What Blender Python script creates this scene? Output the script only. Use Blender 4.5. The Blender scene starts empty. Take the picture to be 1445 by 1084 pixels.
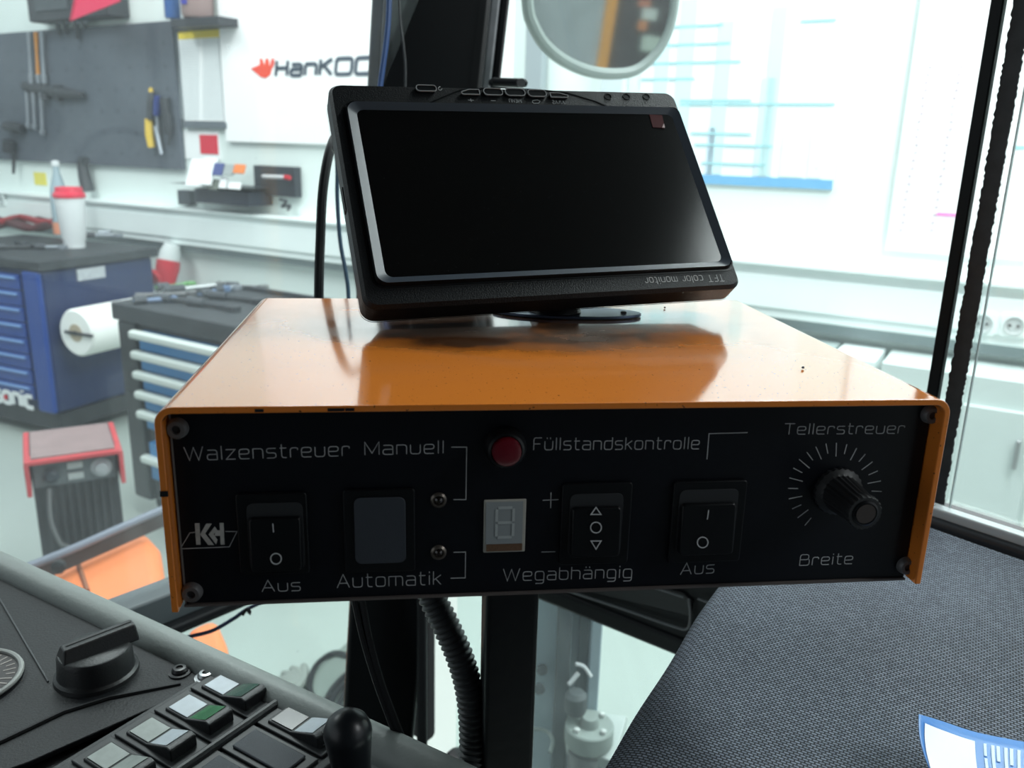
import bpy, bmesh, math, random
from mathutils import Vector as V, Matrix
random.seed(7)
C = bpy.context.scene.collection
SC = bpy.context.scene
CAMZ = 1.57                       # camera height above the workshop floor; geometry below is written relative to this level
YAW, PITCH, ROLL, F = 0.12429, 0.27561, -0.02622, 1200.0

# ------------------------------------------------------------------ camera, world, lights, exposure
def cam_axes():
    cy, sy, cp, sp = math.cos(YAW), math.sin(YAW), math.cos(PITCH), math.sin(PITCH)
    fwd = V((sy*cp, cy*cp, -sp)); right = V((cy, -sy, 0)); down = fwd.cross(right)
    cr, sr = math.cos(ROLL), math.sin(ROLL)
    return cr*right + sr*down, -sr*right + cr*down, fwd
RX, RD, RF = cam_axes()
cam = bpy.data.objects.new('camera', bpy.data.cameras.new('camera')); C.objects.link(cam)
m = Matrix((RX, -RD, -RF)).transposed().to_4x4(); m.translation = V((0, 0, CAMZ)); cam.matrix_world = m
cam.data.sensor_width = 36; cam.data.lens = F/1445*36; cam.data.clip_start = .02; cam.data.clip_end = 100
cam.data.dof.use_dof = True; cam.data.dof.focus_distance = .36; cam.data.dof.aperture_fstop = 17
SC.camera = cam
SC.view_settings.view_transform = 'Standard'; SC.view_settings.look = 'None'
SC.view_settings.gamma = 1; SC.view_settings.use_curve_mapping = False
SC.view_settings.exposure = 0.35
w = bpy.data.worlds.new('hall_daylight'); SC.world = w; w.use_nodes = True
w.node_tree.nodes['Background'].inputs[0].default_value = (.86, .94, 1.0, 1)
w.node_tree.nodes['Background'].inputs[1].default_value = .52
def area(name, loc, target, sx, sy, power, col=(.96, .99, 1)):
    l = bpy.data.lights.new(name, 'AREA'); l.shape = 'RECTANGLE'; l.size = sx; l.size_y = sy; l.energy = power; l.color = col
    o = bpy.data.objects.new(name, l); C.objects.link(o); o.location = V(loc)+V((0, 0, CAMZ))
    o.rotation_euler = (V(target)-V(loc)).to_track_quat('-Z', 'Y').to_euler(); return o
area('hall_lamp', (1.9, 1.9, 2.3), (1.9, 2.9, -.2), .5, 2.4, 122)
area('hall_lamp', (-.6, 2.9, 2.5), (-.6, 3.4, -1.5), .5, 2.4, 80)
area('hall_lamp', (-3.2, 3.4, 2.5), (-3.4, 4.4, -1), .5, 2.4, 80)
area('hall_lamp', (2.6, -.6, 2.4), (1.2, .2, -1.5), .5, 2.4, 70)

# ------------------------------------------------------------------ helpers
def ray(px, py): return RX*((px-722.5)/F) + RD*((py-542)/F) + RF
def Pz(px, py, z): d = ray(px, py); return d*(z/d.z)
def Py(px, py, y): d = ray(px, py); return d*(y/d.y)
def Pd(px, py, D): return ray(px, py)*D
def Pp(px, py, p, n): d = ray(px, py); return d*(p.dot(n)/d.dot(n))
UZ = V((0, 0, 1))

MATS = {}
def mat(name, col, rough=.5, metal=0., noise=0., nscale=40., bump=0., bscale=200., coat=0., spec=.5, emit=None, trans=0.):
    if name in MATS: return MATS[name]
    m = bpy.data.materials.new(name); m.use_nodes = True; nt = m.node_tree; b = nt.nodes['Principled BSDF']
    c = (*col, 1)
    b.inputs['Base Color'].default_value = c; b.inputs['Roughness'].default_value = rough; b.inputs['Metallic'].default_value = metal
    b.inputs['Coat Weight'].default_value = coat; b.inputs['Coat Roughness'].default_value = .06; b.inputs['Specular IOR Level'].default_value = spec
    b.inputs['Transmission Weight'].default_value = trans
    tc = nt.nodes.new('ShaderNodeTexCoord')
    if noise:
        n = nt.nodes.new('ShaderNodeTexNoise'); n.inputs['Scale'].default_value = nscale; n.inputs['Detail'].default_value = 5
        r = nt.nodes.new('ShaderNodeMix'); r.data_type = 'RGBA'
        r.inputs[6].default_value = tuple(max(0, x*(1-noise)) for x in col)+(1,)
        r.inputs[7].default_value = tuple(min(1, x*(1+noise)) for x in col)+(1,)
        nt.links.new(tc.outputs['Object'], n.inputs['Vector']); nt.links.new(n.outputs['Fac'], r.inputs[0]); nt.links.new(r.outputs[2], b.inputs['Base Color'])
    if bump:
        n2 = nt.nodes.new('ShaderNodeTexNoise'); n2.inputs['Scale'].default_value = bscale; n2.inputs['Detail'].default_value = 3
        bp = nt.nodes.new('ShaderNodeBump'); bp.inputs['Strength'].default_value = bump; bp.inputs['Distance'].default_value = .001
        nt.links.new(tc.outputs['Object'], n2.inputs['Vector']); nt.links.new(n2.outputs['Fac'], bp.inputs['Height']); nt.links.new(bp.outputs['Normal'], b.inputs['Normal'])
    if emit: b.inputs['Emission Color'].default_value = (*emit[0], 1); b.inputs['Emission Strength'].default_value = emit[1]
    MATS[name] = m; return m

class MB:
    def __init__(s): s.bm = bmesh.new()
    def prism(s, pts, vec):
        a = [s.bm.verts.new(p) for p in pts]; b = [s.bm.verts.new(V(p)+V(vec)) for p in pts]; n = len(a)
        s.bm.faces.new(a); s.bm.faces.new(b[::-1])
        for i in range(n): s.bm.faces.new((a[i], b[i], b[(i+1) % n], a[(i+1) % n]))
        return s
    def loft(s, A, B):
        a = [s.bm.verts.new(p) for p in A]; b = [s.bm.verts.new(p) for p in B]; n = len(a)
        s.bm.faces.new(a); s.bm.faces.new(b[::-1])
        for i in range(n): s.bm.faces.new((a[i], b[i], b[(i+1) % n], a[(i+1) % n]))
        return s
    def box(s, c, x, y, z):       # centre, full-length edge vectors
        c, x, y, z = V(c), V(x), V(y), V(z); o = c-x/2-y/2-z/2
        return s.prism([o, o+x, o+x+y, o+y], z)
    def rrect(s, O, X, Y, w, h, r, vec, seg=4):   # rounded rectangle prism centred at O in unit axes X,Y
        return s.prism(rr(O, X, Y, w, h, r, seg), vec)
    def rings(s, rings, caps=True, close=False):
        R = [[s.bm.verts.new(p) for p in r] for r in rings]; n = len(R[0])
        for k in range(len(R)-(0 if close else 1)):
            A, B = R[k], R[(k+1) % len(R)]
            for i in range(n): s.bm.faces.new((A[i], A[(i+1) % n], B[(i+1) % n], B[i]))
        if caps and not close: s.bm.faces.new(R[0][::-1]); s.bm.faces.new(R[-1])
        return s
    def tube(s, pts, r, seg=10, close=False, squash=1.):
        pts = [V(p) for p in pts]; n = len(pts); rs = r if isinstance(r, (list, tuple)) else [r]*n
        out = []; ref = None
        for i, p in enumerate(pts):
            if close: t = pts[(i+1) % n]-pts[i-1]
            else: t = pts[min(i+1, n-1)]-pts[max(i-1, 0)]
            t.normalize()
            if ref is None: ref = t.orthogonal().normalized() if abs(t.z) > .9 else UZ.cross(t).normalized()
            ref = (ref-t*ref.dot(t)).normalized(); b = t.cross(ref)
            out.append([p+(ref*math.cos(2*math.pi*k/seg)+b*math.sin(2*math.pi*k/seg)*squash)*rs[i] for k in range(seg)])
        return s.rings(out, close=close)
    def lathe(s, O, N, prof, seg=24, flute=0., X=None):  # prof: list of (radius, height along N)
        O, N = V(O), V(N).normalized(); X = (X or N.orthogonal()).normalized(); Y = N.cross(X)
        out = []
        for r, h in prof:
            ring = []
            for k in range(seg):
                a = 2*math.pi*k/seg; rr_ = max(r, 1e-5)*(1-(flute if k % 2 else 0))
                ring.append(O+N*h+(X*math.cos(a)+Y*math.sin(a))*rr_)
            out.append(ring)
        return s.rings(out)
    def ribbon(s, pts, N, wd, th):   # flat raised stroke along 3D pts in plane with normal N
        n = len(pts); closed = (V(pts[0])-V(pts[-1])).length < 1e-7 and n > 2
        P = [V(p) for p in (pts[:-1] if closed else pts)]; n = len(P)
        Lr = []
        for i in range(n):
            a = P[i-1] if (i > 0 or closed) else None; b = P[(i+1) % n] if (i < n-1 or closed) else None
            d1 = (P[i]-a).normalized() if a is not None else None; d2 = (b-P[i]).normalized() if b is not None else None
            if d1 is None: d1 = d2
            if d2 is None: d2 = d1
            t = d1+d2
            if t.length < .2: t = d1
            t.normalize(); sd = N.cross(t); k = 1/max(.5, sd.dot(N.cross(d1)))
            Lr.append([P[i]+sd*wd/2*k, P[i]-sd*wd/2*k, P[i]-sd*wd/2*k+N*th, P[i]+sd*wd/2*k+N*th])
        return s.rings(Lr, close=closed)
    def mesh(s, name, base, smooth):
        bm = s.bm; bmesh.ops.recalc_face_normals(bm, faces=bm.faces)
        bmesh.ops.translate(bm, verts=bm.verts, vec=-base)
        for f in bm.faces: f.smooth = smooth
        if smooth:
            for e in bm.edges:
                if len(e.link_faces) == 2 and e.calc_face_angle(0) > .6: e.smooth = False
        me = bpy.data.meshes.new(name); bm.to_mesh(me); bm.free(); return me
    def low(s):
        vs = [v.co for v in s.bm.verts]; n = len(vs)
        return V((sum(v.x for v in vs)/n, sum(v.y for v in vs)/n, min(v.z for v in vs)))
def rr(O, X, Y, w, h, r, seg=4):
    O, X, Y = V(O), V(X), V(Y); out = []
    for cx, cy, a0 in ((1, 1, 0), (-1, 1, 90), (-1, -1, 180), (1, -1, 270)):
        for k in range(seg+1):
            a = math.radians(a0+90*k/seg)
            out.append(O+X*(cx*(w/2-r)+r*math.cos(a))+Y*(cy*(h/2-r)+r*math.sin(a)))
    return out
def spline(pts, n=8):
    pts = [V(p) for p in pts]; P = [pts[0]*2-pts[1]]+pts+[pts[-1]*2-pts[-2]]; out = []
    for i in range(1, len(P)-2):
        a, b, c, d = P[i-1:i+3]
        for k in range(n):
            t = k/n; out.append(.5*((2*b)+(c-a)*t+(2*a-5*b+4*c-d)*t*t+(3*b-a-3*c+d)*t**3))
    out.append(pts[-1]); return out

BASE = {}
def base_of(o): return BASE[o.name]
def thing(name, label, cat, base, group=None):
    o = bpy.data.objects.new(name, None); C.objects.link(o); o.empty_display_size = .02
    o.location = V(base)+V((0, 0, CAMZ)); BASE[o.name] = V(base); o['label'] = label; o['category'] = cat
    if group: o['group'] = group
    return o
def add(name, mb, m, parent=None, bevel=0., smooth=True, label=None, cat=None, group=None, kind=None, seg=2):
    b = base_of(parent) if parent else mb.low()
    me = mb.mesh(name, b, smooth); me.materials.append(m)
    o = bpy.data.objects.new(name, me); C.objects.link(o); BASE[o.name] = b
    if parent: o.parent = parent
    else: o.location = b+V((0, 0, CAMZ))
    if bevel:
        md = o.modifiers.new('bevel', 'BEVEL'); md.width = bevel; md.segments = seg; md.limit_method = 'ANGLE'; md.angle_limit = .6
        md.harden_normals = True
    for k, v in (('label', label), ('category', cat), ('group', group), ('kind', kind)):
        if v: o[k] = v
    return o
def struct(name, mb, m, label=None, parent=None, **k):
    return add(name, mb, m, parent, label=label, kind=None if parent else 'structure', **k)

def fix_up(o):   # open sheets: make every normal point up
    if sum(p.normal.z for p in o.data.polygons) < 0: o.data.flip_normals()
# ---- stroke font (wide squared letters, one unit = capital height)
GL = {
 'W': (1.5, [[(0, 1), (.38, 0), (.75, .95), (1.12, 0), (1.5, 1)]]), 'a': (.8, [[(.05, .72), (.8, .72), (.8, 0)], [(.8, .4), (0, .4), (0, 0), (.8, 0)]]),
 'l': (.08, [[(.04, 0), (.04, 1)]]), 'z': (.75, [[(0, .72), (.75, .72), (0, 0), (.75, 0)]]),
 'e': (.8, [[(0, .36), (.8, .36), (.8, .72), (0, .72), (0, 0), (.8, 0)]]), 'n': (.8, [[(0, 0), (0, .72)], [(0, .72), (.8, .72), (.8, 0)]]),
 's': (.75, [[(.75, .72), (0, .72), (0, .38), (.75, .38), (.75, 0), (0, 0)]]), 't': (.55, [[(.15, 1), (.15, 0), (.55, 0)], [(0, .72), (.55, .72)]]),
 'r': (.6, [[(0, 0), (0, .72), (.6, .72), (.6, .55)]]), 'u': (.8, [[(0, .72), (0, 0), (.8, 0), (.8, .72)]]),
 'M': (1.15, [[(0, 0), (0, 1), (.575, .12), (1.15, 1), (1.15, 0)]]), 'F': (.8, [[(0, 0), (0, 1), (.8, 1)], [(0, .5), (.65, .5)]]),
 'd': (.8, [[(.8, 1), (.8, 0), (0, 0), (0, .72), (.8, .72)]]), 'k': (.65, [[(0, 0), (0, 1)], [(.65, .72), (0, .33)], [(.2, .43), (.65, 0)]]),
 'o': (.8, [[(0, 0), (.8, 0), (.8, .72), (0, .72), (0, 0)]]), 'T': (1.0, [[(0, 1), (1, 1)], [(.5, 1), (.5, 0)]]),
 'B': (.95, [[(0, 0), (0, 1), (.85, 1), (.85, .53), (0, .53)], [(.85, .53), (.95, .5), (.95, 0), (0, 0)]]),
 'i': (.08, [[(.04, 0), (.04, .72)], [(.04, .9), (.04, 1)]]), 'A': (1.05, [[(0, 0), (.525, 1), (1.05, 0)], [(.2, .33), (.85, .33)]]),
 'g': (.8, [[(.8, 0), (0, 0), (0, .72), (.8, .72), (.8, -.28), (.05, -.28)]]), 'b': (.8, [[(0, 1), (0, 0), (.8, 0), (.8, .72), (0, .72)]]),
 'h': (.8, [[(0, 0), (0, 1)], [(0, .72), (.8, .72), (.8, 0)]]), 'm': (1.2, [[(0, 0), (0, .72)], [(0, .72), (1.2, .72), (1.2, 0)], [(.6, .72), (.6, 0)]]),
 'c': (.75, [[(.75, .72), (0, .72), (0, 0), (.75, 0)]]), 'H': (.85, [[(0, 0), (0, 1)], [(.85, 0), (.85, 1)], [(0, .5), (.85, .5)]]),
 'K': (.85, [[(0, 0), (0, 1)], [(.8, 1), (0, .45)], [(.25, .6), (.85, 0)]]), 'O': (1.1, [[(0, 0), (1.1, 0), (1.1, 1), (0, 1), (0, 0)]]),
 'E': (.7, [[(.7, 1), (0, 1), (0, 0), (.7, 0)], [(0, .5), (.6, .5)]]), 'N': (.8, [[(0, 0), (0, 1), (.8, 0), (.8, 1)]]),
 'U': (.8, [[(0, 1), (0, 0), (.8, 0), (.8, 1)]]), 'V': (.9, [[(0, 1), (.45, 0), (.9, 1)]]), '1': (.2, [[(0, .8), (.2, 1), (.2, 0)]]),
 '2': (.7, [[(0, 1), (.7, 1), (.7, .5), (0, .5), (0, 0), (.7, 0)]]), '/': (.5, [[(0, 0), (.5, 1)]]), ' ': (.45, []),
 '+': (.8, [[(0, .4), (.8, .4)], [(.4, 0), (.4, .8)]]), '-': (.8, [[(0, .4), (.8, .4)]]),
}
for a, b in (('ü', 'u'), ('ä', 'a')): GL[a] = (GL[b][0], GL[b][1]+[[(.22, .9), (.22, 1.02)], [(.55, .9), (.55, 1.02)]])
SHARP = 'WzMAKVN1/kTH'
def rnd(p, r=.22):
    closed = p[0] == p[-1]; n = len(p); out = []
    idx = range(n-1) if closed else range(n)
    for i in idx:
        if not closed and i in (0, n-1): out.append(p[i]); continue
        a = V((*p[(i-1) % (n-1) if closed else i-1], 0)); b = V((*p[i], 0)); c = V((*p[(i+1) % (n-1) if closed else i+1], 0))
        ra = min(r, (a-b).length*.45); rc = min(r, (c-b).length*.45)
        s0 = b+(a-b).normalized()*ra; s1 = b+(c-b).normalized()*rc
        for t in (0, .33, .67, 1): q = s0*(1-t)**2+b*2*t*(1-t)+s1*t*t; out.append((q.x, q.y))
    if closed: out.append(out[0])
    return out
def text(s, O, X, Y, N, h, width, lw, th, gap=.32, shear=0., mb=None):
    mb = mb or MB(); tot = sum(GL[c][0]+gap for c in s)-gap; kx = width/tot; x = 0
    for c in s:
        wd, strokes = GL[c]
        for st in strokes:
            pl = st if c in SHARP else rnd(st)
            mb.ribbon([O+X*((x+px)*kx+shear*py*h)+Y*(py*h) for px, py in pl], N, lw, th)
        x += wd+gap
    return mb

# ------------------------------------------------------------------ materials
M_black = mat('black_plastic', (.005, .006, .008), .42, bump=.15, bscale=900, spec=.3)
M_pillar = mat('black_painted_pillar', (.0025, .0035, .0045), .42, noise=.3, nscale=12, spec=.22)
M_rubber = mat('black_rubber', (.008, .009, .011), .6, spec=.3)
M_gasket = mat('grey_rubber_gasket', (.022, .024, .028), .55, noise=.3, nscale=60)
M_panel = mat('anodised_black_panel', (.003, .0042, .0075), .38, noise=.25, nscale=500, spec=.3)
M_ink = mat('grey_engraved_lettering', (.50, .51, .52), .7, noise=.45, nscale=350)
M_rock = mat('rocker_black', (.004, .005, .0065), .33, spec=.35)
M_slate = mat('slate_plastic', (.035, .042, .055), .55, bump=.2, bscale=2500)
M_white = mat('white_plastic', (.75, .77, .78), .4)
M_steel = mat('zinc_steel', (.45, .46, .47), .35, metal=1.)
M_dsteel = mat('dark_steel', (.15, .15, .155), .45, metal=.3, noise=.3, nscale=200)
M_wall = mat('wall_paint_pale_mint', (.80, .88, .85), .55, noise=.03, nscale=2)
M_trunk = mat('white_trunking', (.86, .93, .92), .4)
M_paper = mat('white_paper', (.93, .94, .94), .7)
M_red = mat('red_plastic', (.55, .012, .03), .4)
M_blue = mat('blue_lacquer', (.006, .045, .25), .35, noise=.12, nscale=6)
M_blued = mat('dark_blue_lacquer', (.005, .018, .085), .4, noise=.15, nscale=6)
M_bdraw = mat('bright_blue_drawer', (.02, .20, .48), .4)
M_rubt = mat('dark_worktop_rubber', (.028, .032, .038), .6, noise=.4, nscale=12)

def orange_mat():
    m = bpy.data.materials.new('orange_gloss_paint_dusty'); m.use_nodes = True; nt = m.node_tree; b = nt.nodes['Principled BSDF']
    N = nt.nodes.new; L = nt.links.new
    tc = N('ShaderNodeTexCoord')
    n1 = N('ShaderNodeTexNoise'); n1.inputs['Scale'].default_value = 22; n1.inputs['Detail'].default_value = 6; n1.inputs['Roughness'].default_value = .65
    n2 = N('ShaderNodeTexNoise'); n2.inputs['Scale'].default_value = 900; n2.inputs['Detail'].default_value = 2
    L(tc.outputs['Object'], n1.inputs['Vector']); L(tc.outputs['Object'], n2.inputs['Vector'])
    # grime gathers round the monitor foot (object space, centre of the lid)
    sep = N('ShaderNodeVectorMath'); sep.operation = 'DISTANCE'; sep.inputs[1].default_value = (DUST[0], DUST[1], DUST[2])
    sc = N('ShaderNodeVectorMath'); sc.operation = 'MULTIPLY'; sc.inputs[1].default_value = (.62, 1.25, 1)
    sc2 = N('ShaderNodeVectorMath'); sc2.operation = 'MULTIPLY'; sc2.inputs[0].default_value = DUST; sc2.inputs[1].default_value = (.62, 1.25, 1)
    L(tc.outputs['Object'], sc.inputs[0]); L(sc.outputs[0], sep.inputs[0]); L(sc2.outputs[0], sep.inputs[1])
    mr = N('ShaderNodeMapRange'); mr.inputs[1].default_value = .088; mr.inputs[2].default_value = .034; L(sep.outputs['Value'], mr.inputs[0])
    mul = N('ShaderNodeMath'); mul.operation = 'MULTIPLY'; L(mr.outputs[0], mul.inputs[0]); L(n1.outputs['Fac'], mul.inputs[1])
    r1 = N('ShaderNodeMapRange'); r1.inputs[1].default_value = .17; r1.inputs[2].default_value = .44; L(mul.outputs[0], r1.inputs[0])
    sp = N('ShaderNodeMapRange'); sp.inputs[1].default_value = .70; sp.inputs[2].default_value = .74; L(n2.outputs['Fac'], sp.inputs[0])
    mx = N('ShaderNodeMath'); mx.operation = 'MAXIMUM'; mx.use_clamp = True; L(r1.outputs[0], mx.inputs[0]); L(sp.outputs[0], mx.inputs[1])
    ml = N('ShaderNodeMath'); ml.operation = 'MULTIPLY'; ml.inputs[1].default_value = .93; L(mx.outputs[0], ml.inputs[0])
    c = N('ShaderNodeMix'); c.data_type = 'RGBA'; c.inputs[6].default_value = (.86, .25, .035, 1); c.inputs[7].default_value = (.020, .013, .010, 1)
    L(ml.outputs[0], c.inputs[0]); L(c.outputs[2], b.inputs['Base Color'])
    n3 = N('ShaderNodeTexNoise'); n3.inputs['Scale'].default_value = 9; n3.inputs['Detail'].default_value = 7; n3.inputs['Distortion'].default_value = .8
    L(sc.outputs[0], n3.inputs['Vector'])
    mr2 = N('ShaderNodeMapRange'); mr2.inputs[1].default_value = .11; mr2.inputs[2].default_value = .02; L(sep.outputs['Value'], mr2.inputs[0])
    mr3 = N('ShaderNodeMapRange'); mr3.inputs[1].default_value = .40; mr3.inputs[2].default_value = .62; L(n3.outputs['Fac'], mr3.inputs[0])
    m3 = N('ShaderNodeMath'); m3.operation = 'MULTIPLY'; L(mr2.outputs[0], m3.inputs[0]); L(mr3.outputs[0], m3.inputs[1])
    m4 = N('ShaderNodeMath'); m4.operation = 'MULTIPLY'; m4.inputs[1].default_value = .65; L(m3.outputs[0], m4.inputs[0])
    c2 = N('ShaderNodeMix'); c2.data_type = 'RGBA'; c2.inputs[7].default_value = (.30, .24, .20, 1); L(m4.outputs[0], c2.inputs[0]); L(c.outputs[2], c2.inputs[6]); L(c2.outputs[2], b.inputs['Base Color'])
    rg = N('ShaderNodeMapRange'); rg.inputs[3].default_value = .05; rg.inputs[4].default_value = .17; L(n1.outputs['Fac'], rg.inputs[0])
    ra2 = N('ShaderNodeMath'); ra2.operation = 'MULTIPLY_ADD'; ra2.inputs[1].default_value = .30; L(m3.outputs[0], ra2.inputs[0]); L(rg.outputs[0], ra2.inputs[2]); L(ra2.outputs[0], b.inputs['Roughness'])
    b.inputs['Specular IOR Level'].default_value = .6; b.inputs['Coat Weight'].default_value = .75; b.inputs['Coat Roughness'].default_value = .07
    return m

def weave_mat():
    m = bpy.data.materials.new('charcoal_woven_fabric'); m.use_nodes = True; nt = m.node_tree; b = nt.nodes['Principled BSDF']
    N = nt.nodes.new; L = nt.links.new
    tc = N('ShaderNodeTexCoord'); mp = N('ShaderNodeMapping'); mp.inputs['Rotation'].default_value = (0, 0, .62)
    L(tc.outputs['Object'], mp.inputs[0])
    nz = N('ShaderNodeTexNoise'); nz.inputs['Scale'].default_value = 60; L(tc.outputs['Object'], nz.inputs['Vector'])
    mixv = N('ShaderNodeVectorMath'); mixv.operation = 'MULTIPLY_ADD'; mixv.inputs[1].default_value = (.0007,)*3; L(nz.outputs['Color'], mixv.inputs[0]); L(mp.outputs[0], mixv.inputs[2])
    br = N('ShaderNodeTexBrick'); br.offset = .5; br.inputs['Scale'].default_value = 1
    br.inputs['Brick Width'].default_value = .0025; br.inputs['Row Height'].default_value = .0016; br.inputs['Mortar Size'].default_value = .00055; br.inputs['Mortar Smooth'].default_value = .9
    br.inputs['Color1'].default_value = (.22, .25, .31, 1); br.inputs['Color2'].default_value = (.14, .16, .205, 1); br.inputs['Mortar'].default_value = (.012, .013, .016, 1)
    L(mixv.outputs[0], br.inputs['Vector'])
    n = N('ShaderNodeTexNoise'); n.inputs['Scale'].default_value = 14; n.inputs['Detail'].default_value = 4; L(tc.outputs['Object'], n.inputs['Vector'])
    mr = N('ShaderNodeMapRange'); mr.inputs[3].default_value = .62; mr.inputs[4].default_value = 1.35; L(n.outputs['Fac'], mr.inputs[0])
    h = N('ShaderNodeVectorMath'); h.operation = 'SCALE'; L(br.outputs['Color'], h.inputs[0]); L(mr.outputs[0], h.inputs['Scale'])
    fl = N('ShaderNodeTexNoise'); fl.inputs['Scale'].default_value = 1300; L(tc.outputs['Object'], fl.inputs['Vector'])
    fr = N('ShaderNodeMapRange'); fr.inputs[1].default_value = .70; fr.inputs[2].default_value = .76; fr.inputs[4].default_value = .5; L(fl.outputs['Fac'], fr.inputs[0])
    mx = N('ShaderNodeMix'); mx.data_type = 'RGBA'; mx.inputs[7].default_value = (.26, .29, .32, 1); L(fr.outputs[0], mx.inputs[0]); L(h.outputs[0], mx.inputs[6])
    L(mx.outputs[2], b.inputs['Base Color'])
    b.inputs['Roughness'].default_value = .75; b.inputs['Specular IOR Level'].default_value = .3
    bp = N('ShaderNodeBump'); bp.invert = True; bp.inputs['Strength'].default_value = .7; bp.inputs['Distance'].default_value = .0004; L(br.outputs['Fac'], bp.inputs['Height']); L(bp.outputs[0], b.inputs['Normal'])
    return m

def glass_mat(name, dust, tint=(.93, .97, .96), scale=5.):
    m = bpy.data.materials.new(name); m.use_nodes = True; nt = m.node_tree; nt.nodes.remove(nt.nodes['Principled BSDF']); out = nt.nodes['Material Output']
    N = nt.nodes.new; L = nt.links.new
    tr = N('ShaderNodeBsdfTransparent'); tr.inputs[0].default_value = (*tint, 1)
    gl = N('ShaderNodeBsdfGlossy'); gl.inputs['Roughness'].default_value = .02
    df = N('ShaderNodeBsdfTranslucent'); df.inputs[0].default_value = (.85, .92, .95, 1)
    d2 = N('ShaderNodeBsdfDiffuse'); d2.inputs[0].default_value = (.7, .75, .78, 1)
    dm = N('ShaderNodeMixShader'); dm.inputs[0].default_value = .4; L(df.outputs[0], dm.inputs[1]); L(d2.outputs[0], dm.inputs[2])
    fr = N('ShaderNodeFresnel'); ge = N('ShaderNodeNewGeometry')   # same reflectance on both faces of the thin pane
    ir = N('ShaderNodeMapRange'); ir.inputs[3].default_value = 1.4; ir.inputs[4].default_value = 1/1.4; L(ge.outputs['Backfacing'], ir.inputs[0]); L(ir.outputs[0], fr.inputs[0])
    m1 = N('ShaderNodeMixShader'); L(fr.outputs[0], m1.inputs[0]); L(tr.outputs[0], m1.inputs[1]); L(gl.outputs[0], m1.inputs[2])
    tc = N('ShaderNodeTexCoord'); n = N('ShaderNodeTexNoise'); n.inputs['Scale'].default_value = scale; n.inputs['Detail'].default_value = 8; n.inputs['Roughness'].default_value = .7
    n2 = N('ShaderNodeTexVoronoi'); n2.inputs['Scale'].default_value = 45; n2.inputs['Randomness'].default_value = 1
    n3 = N('ShaderNodeTexNoise'); n3.inputs['Scale'].default_value = 9
    for x in (n, n2, n3): L(tc.outputs['Object'], x.inputs['Vector'])
    mr = N('ShaderNodeMapRange'); mr.inputs[1].default_value = .35; mr.inputs[2].default_value = .75; mr.inputs[3].default_value = dust*.5; mr.inputs[4].default_value = dust*1.6; L(n.outputs['Fac'], mr.inputs[0])
    sp = N('ShaderNodeMapRange'); sp.inputs[1].default_value = .10; sp.inputs[2].default_value = .06; sp.inputs[4].default_value = dust*5; L(n2.outputs['Distance'], sp.inputs[0])
    ms = N('ShaderNodeMapRange'); ms.inputs[1].default_value = .55; ms.inputs[2].default_value = .65; L(n3.outputs['Fac'], ms.inputs[0])
    mu = N('ShaderNodeMath'); mu.operation = 'MULTIPLY'; L(sp.outputs[0], mu.inputs[0]); L(ms.outputs[0], mu.inputs[1])
    ad = N('ShaderNodeMath'); ad.use_clamp = True; L(mr.outputs[0], ad.inputs[0]); L(mu.outputs[0], ad.inputs[1])
    m2 = N('ShaderNodeMixShader'); L(ad.outputs[0], m2.inputs[0]); L(m1.outputs[0], m2.inputs[1]); L(dm.outputs[0], m2.inputs[2])
    L(m2.outputs[0], out.inputs['Surface']); return m
G_left = glass_mat('dusty_windscreen_glass', .055)
G_right = glass_mat('side_glass', .03)
G_low = glass_mat('lower_glass_hazy', .04, (.90, .96, .95))

# ------------------------------------------------------------------ workshop: floor, wall
NW = V((.617, .787, 0)).normalized(); UW = V((NW.y, -NW.x, 0)); DW = 3.45
WP = NW*DW
def Wq(px, py, off=0): p = Pp(px, py, NW*(DW-off), NW); return p.dot(UW), p.z
def wp(s, z, off=0): return NW*(DW-off)+UW*s+UZ*z
struct('floor', MB().prism([V((-9, -6, -1.57)), V((7, -6, -1.57)), V((7, 9, -1.57)), V((-9, 9, -1.57))], V((0, 0, -.1))),
       mat('floor_epoxy_grey_green', (.36, .405, .375), .35, noise=.10, nscale=1.3), 'grey green sealed workshop floor', smooth=False)
struct('wall_back', MB().prism([wp(-9, -1.57), wp(5, -1.57), wp(5, 2.6), wp(-9, 2.6)], NW*.15), M_wall, 'pale mint painted workshop wall behind the cab', smooth=False)
def wbox(px0, py0, px1, py1, th, off=0., r=0):   # box on the wall spanning two opposite pixel corners
    s0, z0 = Wq(px0, py0, off+th); s1, z1 = Wq(px1, py1, off+th)
    a = wp((s0+s1)/2, (z0+z1)/2, off)
    if r: return MB().rrect(a, UW, UZ, abs(s1-s0), abs(z1-z0), r, -NW*th)
    return MB().box(a-NW*th/2, UW*abs(s1-s0), UZ*abs(z1-z0), NW*th)
# cable trunking: deep white channel with a lip
tk = thing('cable_trunking', 'long white cable trunking running along the whole workshop wall', 'trunking', wp(-3, -.66))
def tbox(s0, s1, z0, z1, th, off=0): return MB().box(wp((s0+s1)/2, (z0+z1)/2, off+th/2), UW*(s1-s0), UZ*(z1-z0), NW*th)
add('channel', tbox(-8, 4, -.635, -.43, .09), M_trunk, tk, bevel=.006)
add('lid', tbox(-8, 4, -.595, -.47, .012, .09), M_trunk, tk, bevel=.003)
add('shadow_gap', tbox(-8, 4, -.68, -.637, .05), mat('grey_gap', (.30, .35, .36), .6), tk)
add('ledge', tbox(-8, 4, -.43, -.415, .12), M_trunk, tk, bevel=.003)
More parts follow.
